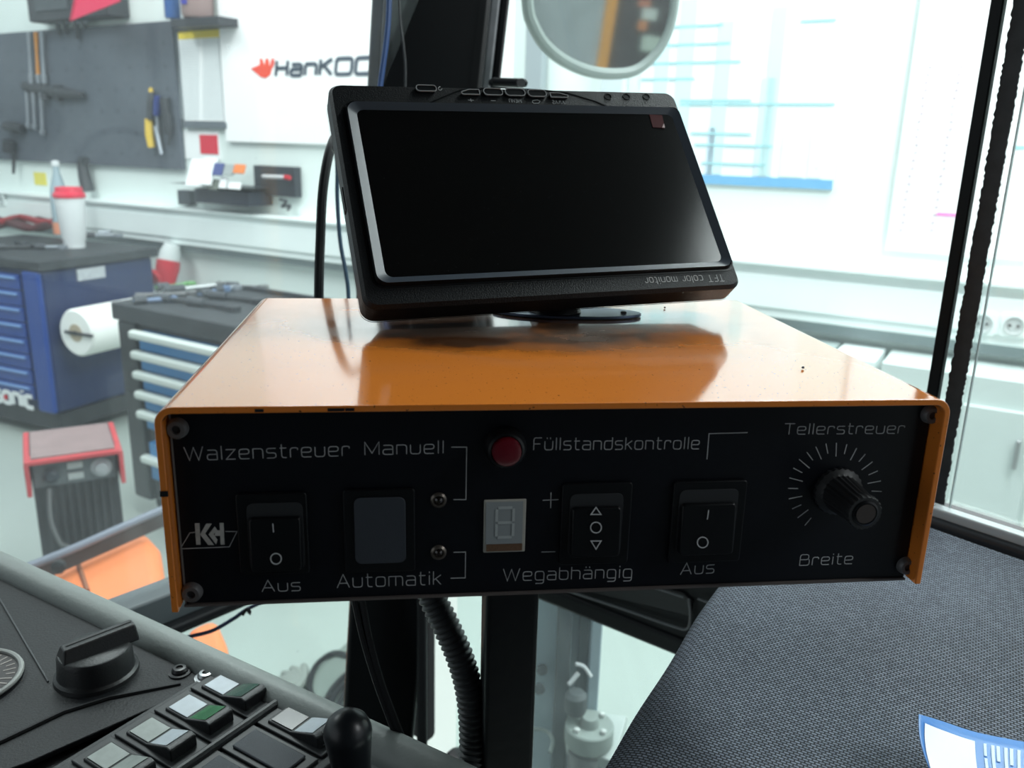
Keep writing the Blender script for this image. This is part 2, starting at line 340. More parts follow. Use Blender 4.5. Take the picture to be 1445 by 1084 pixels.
# ------------------------------------------------------------------ pegboard and everything on the wall, left
s1, z1 = Wq(258, 240, .03)
struct_pb = thing('pegboard', 'large dark grey tool pegboard on the left of the wall', 'pegboard', wp(-5.6, z1))
add('board', MB().box(wp((-7.2+s1)/2, (z1+.62)/2, .02), UW*(s1+7.2), UZ*(.62-z1), NW*.025), mat('pegboard_grey', (.085, .10, .125), .6, noise=.15, nscale=5), struct_pb, bevel=.002)
mb = MB()
for i in range(14):
    for k in range(6):
        mb.rrect(wp(s1-.08-.16*i, z1+.08+k*.125, .0326), UW, UZ, .012, .012, .005, -NW*.0015, 2)
add('hole', mb, mat('hole_black', (.02, .022, .026), .8), struct_pb, kind='stuff')
def tool(name, label, cat, pts_px, radii, m, off=.06, group='hand tools on the pegboard', parts=()):
    P = [Pp(x, y, NW*(DW-off), NW) for x, y in pts_px]
    t = thing(name, label, cat, P[0], group)
    add('handle' if parts else 'shank', MB().tube(P, radii, 8), m, t)
    for nm, pp, rr_, mm in parts: add(nm, MB().tube([Pp(x, y, NW*(DW-off), NW) for x, y in pp], rr_, 8), mm, t)
    return t
M_yel = mat('yellow_grip', (.75, .50, .05), .5); M_dgr = mat('dark_tool', (.03, .033, .04), .5)
M_ltool = mat('grey_chrome_tool', (.35, .38, .42), .35, metal=.6)
tool('pliers', 'pliers with one yellow grip hanging on pegboard right side', 'pliers', [(214, 208), (211, 190), (210, 168)], [.022, .026, .024], M_yel,
     parts=[('grip', [(228, 218), (224, 200), (220, 178)], [.012, .014, .016], M_ltool), ('jaw', [(213, 168), (214, 145), (213, 130)], [.026, .03, .016], M_dgr), ('tip', [(213, 130), (213, 124)], [.014, .01], M_yel)])
tool('screwdriver', 'blue handled screwdriver beside the yellow gripped pliers', 'screwdriver', [(222, 135), (222, 150), (221, 163)], [.018, .024, .02], mat('navy_grip', (.02, .04, .20), .5),
     parts=[('blade', [(221, 163), (223, 185), (224, 205)], [.010, .008, .007], M_ltool)])
tool('cutting_pliers', 'black cutting pliers hanging at the right edge of the pegboard', 'pliers', [(232, 138), (234, 160), (236, 190)], [.03, .026, .016], M_dgr,
     parts=[('grip', [(238, 160), (240, 185), (238, 205)], [.014, .014, .010], M_dgr)])
for i, (x, lab) in enumerate(((42, 'leftmost of the three long wrenches above the black clamp'), (52, 'orange handled scraper between the long wrenches'), (60, 'rightmost of the three long wrenches above the black clamp'))):
    tool('scraper' if i == 1 else 'wrench', lab, 'scraper' if i == 1 else 'wrench', [(x-1, 45), (x, 75), (x+2, 105)], [.016, .010, .014], mat('orange_grip', (.55, .22, .03), .5) if i == 1 else M_ltool,
         parts=[('head', [(x+2, 105), (x+3, 118)], [.02, .016], M_ltool)])
tool('bar_clamp', 'black bar clamp hanging across the pegboard', 'clamp', [(35, 122), (60, 126), (90, 131), (118, 134)], [.03, .026, .034, .018], M_dgr,
     parts=[('jaw', [(62, 118), (64, 140)], [.028, .03], M_dgr), ('jaw', [(82, 120), (82, 142)], [.03, .026], M_dgr)])
for x, ln, lab in ((38, 50, 'spanner with straight shank hanging under the black clamp'), (47, 52, 'bright open spanner leaning under the black clamp'), (58, 60, 'long thin spanner below the clamp, furthest right')):
    tool('spanner', lab, 'spanner', [(x, 130), (x+1, 130+ln*.5), (x+2, 130+ln*.9)], [.014, .010, .012], M_ltool, parts=[('ring_end', [(x+2, 130+ln*.9), (x+2, 130+ln)], [.02, .017], M_ltool)])
tool('drill_driver', 'dark cordless driver hanging at the far left of the pegboard', 'drill', [(8, 178), (20, 180), (32, 182)], [.03, .04, .03], M_dgr,
     parts=[('battery', [(14, 198), (14, 215)], [.05, .05], M_dgr), ('bit', [(20, 215), (19, 245)], [.014, .010], M_dgr)])
tool('holster', 'narrow black tool holster below the pegboard above the cup', 'holster', [(116, 229), (119, 248), (124, 270)], [.034, .04, .045], M_dgr, group='things hanging below the pegboard', parts=[('flap', [(114, 228), (121, 228)], [.03, .03], M_dgr)])
for i, (x, yy) in enumerate(((82, 50), (92, 48), (108, 55), (118, 40))):
    tool('hook_tool', ['hanging dark socket key, first right of the wrenches', 'second hanging dark socket key right of the wrenches', 'long dark puller at the top of the pegboard', 'small dark socket key, furthest right of its row'][i], 'tool', [(x, 30), (x+1, yy)], [.018, .014], M_dgr, parts=[('hook', [(x-4, 31), (x+5, 31)], [.012, .012], M_ltool)])
# things above
rd = thing('radio', 'black radio on top of the pegboard, cut by the top edge', 'radio', wp(*Wq(95, 24)))
add('case', wbox(34, -25, 154, 22, .14), M_dgr, rd, bevel=.01); add('speaker_grille', wbox(45, -20, 95, 12, .01, .14), mat('grille', (.06, .07, .08), .6), rd)
add('dial_panel', wbox(104, -16, 146, 6, .01, .14), M_slate, rd)
fl = [Pp(x, y, NW*(DW-.3), NW) for x, y in ((106, 0), (100, 29), (168, 2), (175, -20), (112, -30))]
pn = thing('pennant', 'bright red cloth pennant hanging from above over the pegboard', 'flag', fl[1])
add('cloth', MB().prism(fl, NW*.008), mat('red_cloth', (.75, .03, .10), .7), pn)
add('hem', MB().tube([fl[0], fl[1]], .008, 6), mat('red_cloth_dark', (.5, .02, .07), .7), pn)
sh = thing('wall_shelf', 'small dark shelf above the price list', 'shelf', wp(*Wq(275, 42)))
add('board', wbox(240, 27, 308, 34, .16), M_dgr, sh, bevel=.003); add('bracket', wbox(244, 34, 306, 41, .03), M_dgr, sh)
add('spray_can', MB().lathe(wp(*Wq(244, 26, .08), .08), UZ, [(.04, 0), (.042, .01), (.042, .2), (.02, .23)], 16), mat('blue_can', (.03, .10, .30), .4), None, label='blue spray can standing on the small dark shelf', cat='can')
ob = thing('hand_cleaner_tub', 'brown tub with a blue emblem on the small shelf', 'tub', wp(*Wq(280, 26, .08), .08))
add('tub', MB().lathe(base_of(ob), UZ, [(.075, 0), (.085, .02), (.088, .17), (.07, .19)], 20), mat('brown_tub', (.30, .21, .20), .5), ob)
add('emblem', MB().box(base_of(ob)-NW*.088+UZ*.075, UW*.04, UZ*.03, NW*.006), mat('navy', (.05, .05, .35), .5), ob)
# price list
ls = thing('price_list', 'sheet of fine print under a yellow header strip', 'notice', wp(*Wq(284, 172)))
add('backing', wbox(247, 30, 318, 180, .012), mat('grey_backing', (.13, .15, .17), .6), ls); add('sheet', wbox(251, 44, 316, 171, .004, .012), M_paper, ls)
add('header', wbox(251, 43, 316, 52, .002, .017), mat('yellow_header', (.85, .65, .04), .6), ls)
mb = MB()
for i in range(30):
    for a, b in ((253, 281), (286, 314)):
        s0, z0 = Wq(a, 56+i*3.8, .018); s1_, _ = Wq(b, 56+i*3.8, .018); mb.box(wp((s0+s1_)/2, z0, .0175), UW*(s1_-s0), UZ*.004, NW*.001)
add('print', mb, mat('pale_grey_print', (.55, .62, .64), .7), ls, kind='stuff')
# big white poster with the logo
s0, _ = Wq(312, 100, .03); _, zb = Wq(322, 200, .03)
po = thing('poster', 'large white advertising board with red wing logo and dark lettering', 'poster', wp(-3.4, zb))
add('board', MB().box(wp(s0+.62, (zb+1.6)/2, .015), UW*1.24, UZ*(1.6-zb), NW*.025), mat('white_board', (.97, .97, .97), .5), po, bevel=.003)
sA, zA = Wq(389, 107, .03); sB, _ = Wq(548, 113, .03); _, zc = Wq(389, 86, .03)
add('lettering', text('HanKOOK', wp(sA, zA, .0285), UW, UZ, -NW, (zc-zA), (sB-sA), .020, .002, gap=.28, shear=.18), mat('dark_slate_print', (.06, .08, .11), .5), po)
mb = MB()
for poly in (((913, 250), (946, 236), (958, 258), (975, 262), (990, 250), (985, 272), (968, 285), (950, 281)), ((946, 237), (958, 260), (963, 240), (955, 213), (947, 213)),
             ((959, 259), (976, 263), (982, 240), (977, 213), (968, 213)), ((976, 263), (990, 252), (998, 236), (999, 213), (989, 213), (984, 240))):
    mb.prism([wp(*Wq(x/2.58, y/2.58, .028), .0275) for x, y in poly], -NW*.0025)
add('wing_logo', mb, mat('logo_red', (.85, .08, .05), .5), po)
# small stuff under
cd = thing('card', 'white card with a red square pinned under the price list', 'card', wp(*Wq(285, 226)))
add('sheet', wbox(259, 184, 311, 226, .006), M_paper, cd); add('red_square', wbox(281, 190, 308, 218, .003, .006), mat('red_print', (.70, .02, .05), .6), cd)
add('key_rail', wbox(258, 172, 320, 182, .03), mat('key_rail_dark', (.12, .14, .16), .5), None, bevel=.003, label='dark key rail between the price list and the white card', cat='rail')
rk = thing('brochure_rack', 'black sloping brochure rack on the white trunking', 'rack', wp(*Wq(312, 300), .05))
add('tray', wbox(237, 258, 352, 266, .20, .0), M_dgr, rk, bevel=.004); add('front', wbox(274, 266, 352, 292, .17, .0), mat('rack_navy', (.02, .025, .04), .5), rk, bevel=.004); add('foot', wbox(250, 268, 268, 290, .05), M_slate, rk)
for i, (a, b, c, d, m_, lab) in enumerate(((268, 224, 290, 264, M_paper, 'tall white brochure at the left end of the rack'), (286, 222, 303, 262, M_paper, 'second tall white brochure in the rack'),
        (303, 230, 316, 248, mat('navy_leaflet', (.06, .08, .25), .6), 'navy blue leaflet in the rack'), (318, 232, 331, 248, mat('grey_leaflet', (.35, .38, .38), .6), 'grey leaflet beside the orange one in the rack'),
        (332, 232, 346, 245, mat('orange_leaflet', (.80, .22, .05), .6), 'orange leaflet at the right of the rack'), (297, 253, 309, 268, mat('khaki_leaflet', (.16, .18, .15), .6), 'dark olive leaflet lying low in the rack'),
        (312, 250, 321, 266, M_paper, 'small white leaflet lying low in the rack middle'), (324, 257, 340, 267, M_paper, 'small white leaflet lying low at the rack right'))):
    s_, z_ = Wq((a+c)/2, (b+d)/2, .2); w_ = abs(Wq(a, b, .2)[0]-Wq(c, b, .2)[0]); h_ = abs(Wq(a, b, .2)[1]-Wq(a, d, .2)[1])
    up = (UZ*.92+NW*.38).normalized()
    add('brochure', MB().box(wp(s_, z_, .205), UW*w_, up*h_, (NW*.92-UZ*.38)*.012), m_, None, label=lab, cat='brochure', group='brochures in the black rack', smooth=False)
tb = thing('notice_board', 'black letter tray with red pen on the wall right of brochures', 'board', wp(*Wq(388, 280)))
add('panel', wbox(357, 233, 417, 279, .05, .0), mat('black_tray', (.03, .035, .045), .5), tb, bevel=.004)
a, b = wp(*Wq(371, 249, .08), .08), wp(*Wq(402, 250, .08), .08)
add('pen', MB().tube([a, b], .010, 8), mat('pen_white', (.6, .6, .62), .4), tb); add('pen_cap', MB().tube([b, wp(*Wq(409, 251, .08), .08)], .012, 8), M_red, tb)
add('cable_clutter', MB().tube(spline([wp(*Wq(x, y, .06), .06) for x, y in ((395, 281), (404, 284), (398, 292), (409, 290), (406, 297))]), .008, 6), M_dgr, None, label='tangle of thin black cable below the black letter tray', cat='cable')
add('sticker', wbox(47, 243, 66, 262, .004), mat('yellow_sticker', (.80, .70, .10), .6), None, label='small yellow sticker on the wall below the pegboard', cat='sticker', smooth=False)
def socket(px, py, r, label):
    s_, z_ = Wq(px, py, .1); t = thing('wall_socket', label, 'socket', wp(s_, z_, .102), 'sockets on the cable trunking')
    add('plate', MB().rrect(wp(s_, z_, .102), UW, UZ, r*2.2, r*2.2, .01, -NW*.008), M_trunk, t, bevel=.002)
    add('cup', MB().lathe(wp(s_, z_, .110), -NW, [(r*.9, 0), (r*.9, .006), (r*.78, .006), (r*.72, .001)], 20), mat('socket_grey', (.55, .60, .60), .4), t)
    for k in (-1, 1): add('contact_hole', MB().lathe(wp(s_+k*r*.35, z_, .1125), -NW, [(r*.13, 0), (r*.13, .003)], 10), M_dgr, t)
socket(3, 281, .042, 'white socket on the trunking at the far left edge'); socket(1387, 456, .036, 'round socket seen just right of the window divider'); socket(1431, 459, .036, 'round socket at the right edge of the view')
ce = thing('cee_connector', 'red and white industrial plug hanging on the wall between trolleys', 'plug', wp(*Wq(238, 405, .1), .1))
q0 = wp(*Wq(243, 345, .12), .12); q1 = wp(*Wq(238, 368, .14), .14); q2 = wp(*Wq(233, 404, .18), .18)
add('housing', MB().tube([q0, q0.lerp(q1, .5), q1], [.045, .06, .062], 16), mat('plug_white', (.70, .74, .74), .5), ce); add('collar', MB().tube([q1, q1.lerp(q2, .3), q2], [.068, .07, .052], 16), M_red, ce)
add('flap', MB().lathe(q1.lerp(q2, .6)-NW*.06-UW*.02, (-NW-UZ*.3), [(.05, 0), (.05, .02), (.03, .03)], 14), M_red, ce)
# right part of the wall: planner, lists, boards, column
pl = thing('wall_planner', 'big pale year planner with blue bottom strip on the bright wall', 'planner', wp(*Wq(1080, 262)))
s1, z1 = Wq(1174, 268, .01); s0 = Wq(905, 100, .01)[0]
add('sheet', MB().box(wp((s0+s1)/2, (z1+.9)/2, .005), UW*(s1-s0), UZ*(.9-z1), NW*.006), mat('planner_sheet', (.87, .94, .95), .5), pl)
add('bottom_strip', MB().box(wp((s0+s1)/2, z1+.018, .010), UW*(s1-s0), UZ*.036, NW*.004), mat('planner_blue', (.16, .42, .68), .5), pl)
MC = [mat('print_pale_%s' % n, c, .6) for n, c in (('cyan', (.62, .86, .88)), ('steel', (.62, .74, .86)), ('lime', (.80, .86, .70)))]
for x0, x1, y0, k in ((930, 950, 0, 0), (962, 985, 0, 0), (1015, 1036, 30, 0), (1000, 1010, 180, 1), (1076, 1096, 110, 1), (1092, 1112, 10, 0), (1105, 1140, 190, 2), (1146, 1166, 180, 2)):
    a, za = Wq(x0, y0, .01); b, _ = Wq(x1, y0, .01); add('print_column', MB().box(wp((a+b)/2, (za+z1+.04)/2, .0095), UW*(b-a), UZ*(za-z1-.04), NW*.0025), MC[k], pl, smooth=False)
mb = MB()
for x0, x1, y0 in ((905, 1020, 40), (905, 1030, 65), (905, 1045, 90), (905, 980, 112), (960, 1060, 142), (960, 1178, 147), (975, 1060, 188), (980, 1090, 204), (990, 1080, 230), (1130, 1180, 30)):
    a, za = Wq(x0, y0, .01); b, _ = Wq(x1, y0, .01); mb.box(wp((a+b)/2, za, .012), UW*(b-a), UZ*.008, NW*.001)
add('rule_line', mb, mat('teal_lines', (.35, .66, .70), .6), pl, kind='stuff')
nl = thing('name_list', 'tall white list with rows of dots and a pink bar', 'notice', wp(*Wq(1290, 353)))
s0, z1 = Wq(1250, 352, .01); s1 = Wq(1450, 375, .01)[0]
add('sheet', MB().box(wp((s0+s1)/2, (z1+.75)/2, .012), UW*(s1-s0), UZ*(.75-z1), NW*.02), M_paper, nl, bevel=.002)
a, za = Wq(1322, 302, .02); b, _ = Wq(1352, 304, .02); add('pink_bar', MB().box(wp((a+b)/2, za, .023), UW*(b-a), UZ*.012, NW*.002), mat('pink', (.85, .25, .60), .6), nl)
mb = MB()
for i in range(22):
    for x in (1272, 1316):
        a, za = Wq(x+i*1.9, 325-i*11, .02); mb.box(wp(a+random.uniform(-.004, .004), za, .0235), UW*.010, UZ*.008, NW*.001)
add('dot_row', mb, mat('pinkish_dots', (.62, .48, .55), .6), nl, kind='stuff')
a, za = Wq(1437, 208, .02); add('teal_bar', MB().box(wp(a+.03, za, .023), UW*.09, UZ*.012, NW*.002), mat('teal_lines', (.2, .6, .6)), nl)
# lower panels under the trunking
for x0, x1, col, lab in ((1100, 1172, (.40, .48, .47), 'grey green cabinet end below the trunking behind the box'), (1173, 1242, (.80, .87, .86), 'white cabinet below the trunking behind the box corner'), (1247, 1500, (.58, .66, .64), 'pale grey green cabinet below the trunking by the window divider')):
    s0 = Wq(x0, 470, .3)[0]; s1 = Wq(x1, 470, .3)[0]
    t = thing('low_cabinet', lab, 'cabinet', wp((s0+s1)/2, -1.57, .15)); m_ = mat('cab_%d' % x0, col, .5)
    add('body', MB().box(wp((s0+s1)/2, -1.14, .15), UW*(s1-s0-.01), UZ*.86, NW*.26), m_, t, bevel=.004)
    add('door', MB().box(wp((s0+s1)/2, -1.17, .29), UW*(s1-s0-.04), UZ*.72, NW*.02), m_, t, bevel=.003)
    add('handle', MB().box(wp(s1-.06, -.95, .31), UW*.014, UZ*.1, NW*.02), M_steel, t, bevel=.003)
for x0, x1, c, lab in ((741, 765, (.33, .38, .40), 'dark grey vertical conduit on the wall left of the mirror'), (850, 880, (.60, .68, .70), 'pale grey vertical conduit on the wall below the mirror')):
    s0 = Wq(x0, 100, .05)[0]; s1 = Wq(x1, 100, .05)[0]
    t = thing('wall_conduit', lab, 'conduit', wp((s0+s1)/2, -.41, .03)); add('duct', MB().box(wp((s0+s1)/2, .5, .03), UW*(s1-s0), UZ*1.82, NW*.05), mat('conduit%d' % x0, c, .5), t, bevel=.004)
    add('clip', MB().box(wp((s0+s1)/2, -.2, .03), UW*(s1-s0+.02), UZ*.03, NW*.06), M_steel, t, bevel=.002)

# ------------------------------------------------------------------ blue tool trolley (left)
A = Pz(55, 369, -.62); FD = V((-.85, .527, 0)).normalized(); SD = V((-FD.y, FD.x, 0)); SD = SD if SD.y > 0 else -SD
TW, TD, TB = 1.1, .72, -1.57
tr = thing('tool_trolley', 'tall blue drawer trolley with dark worktop and white lettering, far left', 'trolley', V((*(A+FD*TW/2+SD*TD/2).xy, TB)))
top = A+FD*TW/2+SD*TD/2
def tb_(c, f, s, z): return MB().box(c, FD*f, SD*s, UZ*z)
add('worktop', tb_(V((*top.xy, -.645)), TW+.03, TD+.03, .05), M_rubt, tr, bevel=.008)
add('body', tb_(V((*top.xy, -1.045)), TW-.02, TD-.02, .75), M_blued, tr, bevel=.02)
fc = A+FD*.085; fc.z = -1.03
add('corner_column', MB().box(V((*(A+FD*.07+SD*.0).xy, -1.045)), FD*.12, SD*.03, UZ*.74), M_blue, tr, bevel=.012)
add('plinth', tb_(V((*top.xy, -1.475)), TW-.06, TD-.06, .10), M_rubt, tr, bevel=.01)
zt = -.70
for k in range(8):
    z0 = zt-k*.083; d = add('drawer', MB().box(V((*(A+FD*(.155+(TW-.2)/2)-SD*.002).xy, z0-.038)), FD*(TW-.2), SD*.02, UZ*.077), M_blue, tr, bevel=.004)
    add('handle_strip', MB().box(V((*(A+FD*(.155+(TW-.2)/2)-SD*.018).xy, z0-.016)), FD*(TW-.24), SD*.012, UZ*.012), mat('blue_edge_light', (.18, .32, .60), .35), d, bevel=.003)
for k in range(2):
    for j in (0, 1):
        c0 = A+FD*(.1+(TW-.2)*j)+SD*(.1+(TD-.2)*k); add('wheel', MB().lathe(V((*(c0-FD*.02).xy, -1.515)), FD, [(.02, 0), (.052, 0), (.054, .01), (.054, .03), (.052, .04), (.02, .04)], 18), M_rubber, tr)
pl0 = A+SD*.0-FD*.0
def side(px, py, off=0): return Pp(px, py, A-FD*off, FD)
c = side(128, 374); add('name_plate', MB().box(V((c.x, c.y, -.715))+FD*.006, FD*.014, SD*.17, UZ*.06), mat('grey_plate', (.42, .44, .47), .5, noise=.3, nscale=60), tr, label='grey printed name plate')
fr_ = lambda px, py: Pp(px, py, A-SD*.02, SD)
a0 = fr_(0, 604); b0 = fr_(61, 617); hh = .058
add('lettering', text('sonic', V((a0.x, a0.y, -1.400))-SD*.0, -FD, UZ, -SD, .085, .30, .022, .004, gap=.3), M_white, tr)
cpx = a0-FD*.09; add('dot', MB().lathe(V((cpx.x, cpx.y, -1.37)), -SD, [(.014, 0), (.014, .006)], 12), M_red, tr)
# paper roll
rc = Pp(107, 470, A-FD*.14, FD); ro = thing('paper_roll', 'big white paper roll mounted on the side of the blue trolley', 'paper roll', rc-UZ*.125)
Rr = .122
add('paper', MB().lathe(rc, SD, [(.045, 0), (Rr-.01, 0), (Rr, .012), (Rr, .5), (Rr-.01, .51), (.045, .51)], 40), mat('roll_paper', (.86, .87, .84), .8), ro)
add('core', MB().lathe(rc-SD*.002, SD, [(.030, 0), (.046, 0), (.046, .05), (.030, .05)], 24), mat('cardboard_core', (.45, .38, .28), .8), ro)
add('spindle', MB().lathe(rc-SD*.008, SD, [(.012, 0), (.012, .54)], 10), M_dgr, ro)
add('bracket', MB().box(rc+SD*.53+FD*.06, FD*.14, SD*.012, UZ*.05), M_dgr, ro); add('bracket', MB().box(rc-SD*.008-FD*.03, FD*.20, SD*.008, UZ*.014), M_dgr, ro)
# on the trolley: cup, bottle, clutter
tz = -.62
c = Pz(106, 349, tz); cu = thing('travel_cup', 'white cup with red lid on the blue trolley top', 'cup', c)
k = c.length/F
add('cup', MB().lathe(c, UZ, [(12*k, 0), (12.5*k, 8*k), (14*k, 12*k), (17*k, 60*k), (17*k, 62*k), (15.5*k, 62*k)], 28), M_white, cu)
add('lid', MB().lathe(c+UZ*60*k, UZ, [(17*k, 0), (18.5*k, 1*k), (18.5*k, 5*k), (16*k, 7*k), (15*k, 13*k), (13*k, 13*k), (12.5*k, 11*k)], 28), mat('lid_red', (.70, .02, .06), .4), cu)
c = Pz(90, 333, tz); bo = thing('water_bottle', 'clear bottle with orange label band behind the cup', 'bottle', c); k = c.length/F
add('glass', MB().lathe(c, UZ, [(10*k, 0), (10.5*k, 2*k), (10.5*k, 45*k), (9*k, 58*k), (4*k, 76*k), (3.6*k, 86*k)], 20), mat('pale_bottle', (.48, .60, .66), .12, trans=.4), bo)
add('label_band', MB().lathe(c+UZ*3*k, UZ, [(10.9*k, 0), (10.9*k, 14*k)], 20), mat('peach', (.75, .30, .18), .5), bo); add('cap', MB().lathe(c+UZ*84*k, UZ, [(4.6*k, 0), (4.6*k, 5*k), (3*k, 6*k)], 14), M_white, bo)
rg = thing('rag_bundle', 'dark red bundle of straps on the blue trolley', 'straps', Pz(35, 326, tz))
for k in range(5):
    y0 = 316+k*3; P = [Pz(x, y0+4*math.sin(x*.09+k), tz)+UZ*(.03+.012*(k % 3)) for x in range(-6, 76, 9)]
    add('strap', MB().tube(spline(P, 3), .022, 7), mat('dark_red_strap', (.09, .025, .03), .7) if k != 2 else mat('red_strap', (.35, .03, .04), .6), rg)
def clutter(x, y, z, kind, label, ln=.16, ang=0., m_=None, group='tools on the blue trolley'):
    c = Pz(x, y, z); d = V((math.cos(ang), math.sin(ang), 0)); e = UZ.cross(d); m_ = m_ or M_dgr
    t = thing(kind, label, kind.split('_')[-1], c, group)
    add('shaft', MB().tube([c-d*ln/2+UZ*.012, c+UZ*.013, c+d*ln/2+UZ*.012], [.012, .009, .012], 8), m_, t)
    add('head', MB().lathe(c+d*ln/2+UZ*.0, UZ, [(.012, .0), (.028, .002), (.028, .022), (.012, .024)], 8), m_, t)
    if kind != 'spanner': add('grip', MB().tube([c-d*ln*.5+UZ*.016, c-d*ln*.15+UZ*.016], [.020, .017], 8), mat('grip_dark', (.05, .055, .065), .6), t)
    return t
clutter(18, 352, tz, 'pipe_wrench', 'dark wrench lying at the left edge of the trolley top', .22, .4); clutter(34, 348, tz, 'ratchet', 'black ratchet lying in front of the red straps', .16, 2.2)
clutter(142, 335, tz, 'cutter', 'grey cutter lying right of the cup', .2, .2, M_ltool); clutter(158, 330, tz, 'spanner', 'small grey spanner at the right end of the blue trolley', .16, .5, M_ltool); clutter(70, 352, tz, 'scraper', 'pale scraper in front of the cup', .13, .2, M_ltool)

# ------------------------------------------------------------------ dark tool cart with white handles
A = Pz(163, 426, -.65); FD = V((.775, -.632, 0)).normalized(); SD = V((-FD.y, FD.x, 0)); CW, CD = .95, .52
ct = thing('tool_cart', 'black framed cart with five white drawer handles, beside the orange box', 'trolley', V((*(A+FD*CW/2+SD*CD/2).xy, -1.57)))
cc = A+FD*CW/2+SD*CD/2
bx = lambda c, f, s, z: MB().box(c, FD*f, SD*s, UZ*z)
M_cb = mat('cart_black', (.018, .021, .026), .5)
add('worktop', bx(V((*cc.xy, -.685)), CW+.03, CD+.03, .07), M_rubt, ct, bevel=.008)
add('top_rim', bx(V((*(cc+SD*(CD/2)).xy, -.655)), CW+.04, .02, .05), M_rubt, ct, bevel=.005)
add('body', bx(V((*cc.xy, -1.10)), CW-.03, CD-.03, .76), M_cb, ct, bevel=.01)
add('corner_post', bx(V((*(A+FD*.065+SD*.01).xy, -1.10)), .11, .04, .76), M_cb, ct, bevel=.01)
for k in range(6):
    z0 = -.745-k*.082 if k < 5 else -1.175-.09
    d = add('drawer', bx(V((*(A+FD*(.16+(CW-.26)/2)+SD*.0).xy, z0-.036 if k < 5 else z0-.02)), CW-.26, .04, .074 if k < 5 else .16), M_bdraw, ct, bevel=.004)
    add('handle_strip', bx(V((*(A+FD*(.13+(CW-.22)/2)-SD*.03).xy, z0-.012)), CW-.22, .04, .034), mat('ivory_handle', (.66, .72, .68), .4), d, bevel=.012)
for j in (0, 1):
    for k_ in (0, 1):
        c0 = A+FD*(.1+(CW-.2)*j)+SD*(.08+(CD-.16)*k_); add('caster', MB().lathe(V((*(c0-SD*.02).xy, -1.52)), SD, [(.02, 0), (.048, 0), (.05, .01), (.05, .03), (.048, .04), (.02, .04)], 16), M_rubber, ct)
add('push_handle', MB().tube([A-FD*.0+SD*.08+UZ*-.1, A-FD*.06+SD*.08+UZ*-.1, A-FD*.06+SD*.44+UZ*-.1, A+SD*.44+UZ*-.1], .012, 8), M_cb, ct)
tz = -.65
for i, (x, y, kd, lab, ln, an, mm) in enumerate(((272, 410, 'socket_wrench', 'chrome socket wrench lying across the black cart', .26, .7, M_steel), (232, 420, 'spanner', 'grey spanner at the left front of the black cart', .22, .3, M_dsteel),
        (250, 428, 'ratchet', 'dark ratchet on the front of the black cart', .2, -.4, M_dgr), (300, 416, 'impact_wrench', 'blue grey impact wrench in the middle of the black cart', .18, 1.2, mat('bluegrey', (.12, .18, .30), .4)),
        (318, 412, 'socket_driver', 'pale socket driver right of the impact wrench', .12, .9, M_ltool), (345, 409, 'torch', 'silver torch at the back right of the black cart', .16, -.1, M_steel),
        (298, 435, 'screwdriver', 'dark screwdriver near the box on the black cart', .24, -.6, M_dgr), (330, 425, 'hammer', 'dark hammer lying beside the pale socket driver', .24, -.5, M_dgr),
        (215, 428, 'pliers', 'bluish pliers at the left corner of the black cart', .14, .5, mat('bluegrey', (.12, .18, .30))), (245, 408, 'scraper', 'green handled scraper at the back left of the black cart', .16, .8, mat('green_grip', (.12, .30, .10), .5)))):
    clutter(x, y, tz, kd, lab, ln, an, mm, 'tools on the black cart')

# ------------------------------------------------------------------ red hooded fan heater on the floor
a = Pz(36, 652, -1.0); b = Pz(169, 634, -1.0); hw = (b-a).length; hx = (b-a).normalized(); hy = V((-hx.y, hx.x, 0))
ht = thing('fan_heater', 'black fan heater with red hood standing on the floor, lower left', 'heater', V((*((a+b)/2+hy*.15).xy, -1.57)))
q = lambda u, v, z: a+hx*u+hy*v+UZ*(z-a.z)
M_hood = mat('hood_red', (.48, .05, .06), .5, noise=.2, nscale=20)
add('body', MB().box(q(hw/2, .16, -1.27), hx*(hw-.02), hy*.26, UZ*.56), mat('heater_black', (.022, .022, .026), .55, noise=.4, nscale=15), ht, bevel=.006)
mb = MB(); mb.box(q(hw/2, .13, -1.0), hx*(hw+.01), hy*.32, UZ*.014); mb.box(q(0, .13, -1.055), hx*.014, hy*.32, UZ*.11); mb.box(q(hw, .13, -1.055), hx*.014, hy*.32, UZ*.11)
add('hood', mb, M_hood, ht, bevel=.003)
add('hood_top', MB().box(q(hw/2, .13, -.991), hx*(hw-.03), hy*.28, UZ*.006), mat('hood_top_dusty', (.24, .17, .17), .6, noise=.2, nscale=20), ht)
add('control_panel', MB().box(q(hw/2, .02, -1.055), hx*(hw-.03), hy*.02, UZ*.085), mat('heater_grey', (.10, .11, .12), .5, noise=.3, nscale=30), ht, bevel=.003)
add('dial', MB().lathe(q(hw*.78, .01, -1.055), -hy, [(.030, 0), (.032, .006), (.022, .008), (.02, .02), (.012, .022)], 24), mat('dial_grey', (.35, .36, .38), .4), ht)
for zz in (-1.035, -1.072): add('rating_plate', MB().box(q(hw*.5, .008, zz), hx*.045, hy*.006, UZ*.022), mat('plate_pale', (.40, .42, .42), .5), ht)
add('knob', MB().lathe(q(hw*.24, .01, -1.06), -hy, [(.022, 0), (.024, .01), (.012, .02)], 18), M_slate, ht)
for i in range(9): add('grille_bar', MB().box(q(.04+i*(hw-.08)/8, .026, -1.30), hx*.008, hy*.01, UZ*.40), mat('grille_dark', (.035, .035, .04), .5), ht)
add('handle_wire', MB().tube(spline([q(hw*.2, .0, -1.10), q(hw*.18, -.02, -1.2), q(hw*.24, -.02, -1.28), q(hw*.32, .0, -1.31)]), .007, 6), M_dsteel, ht)
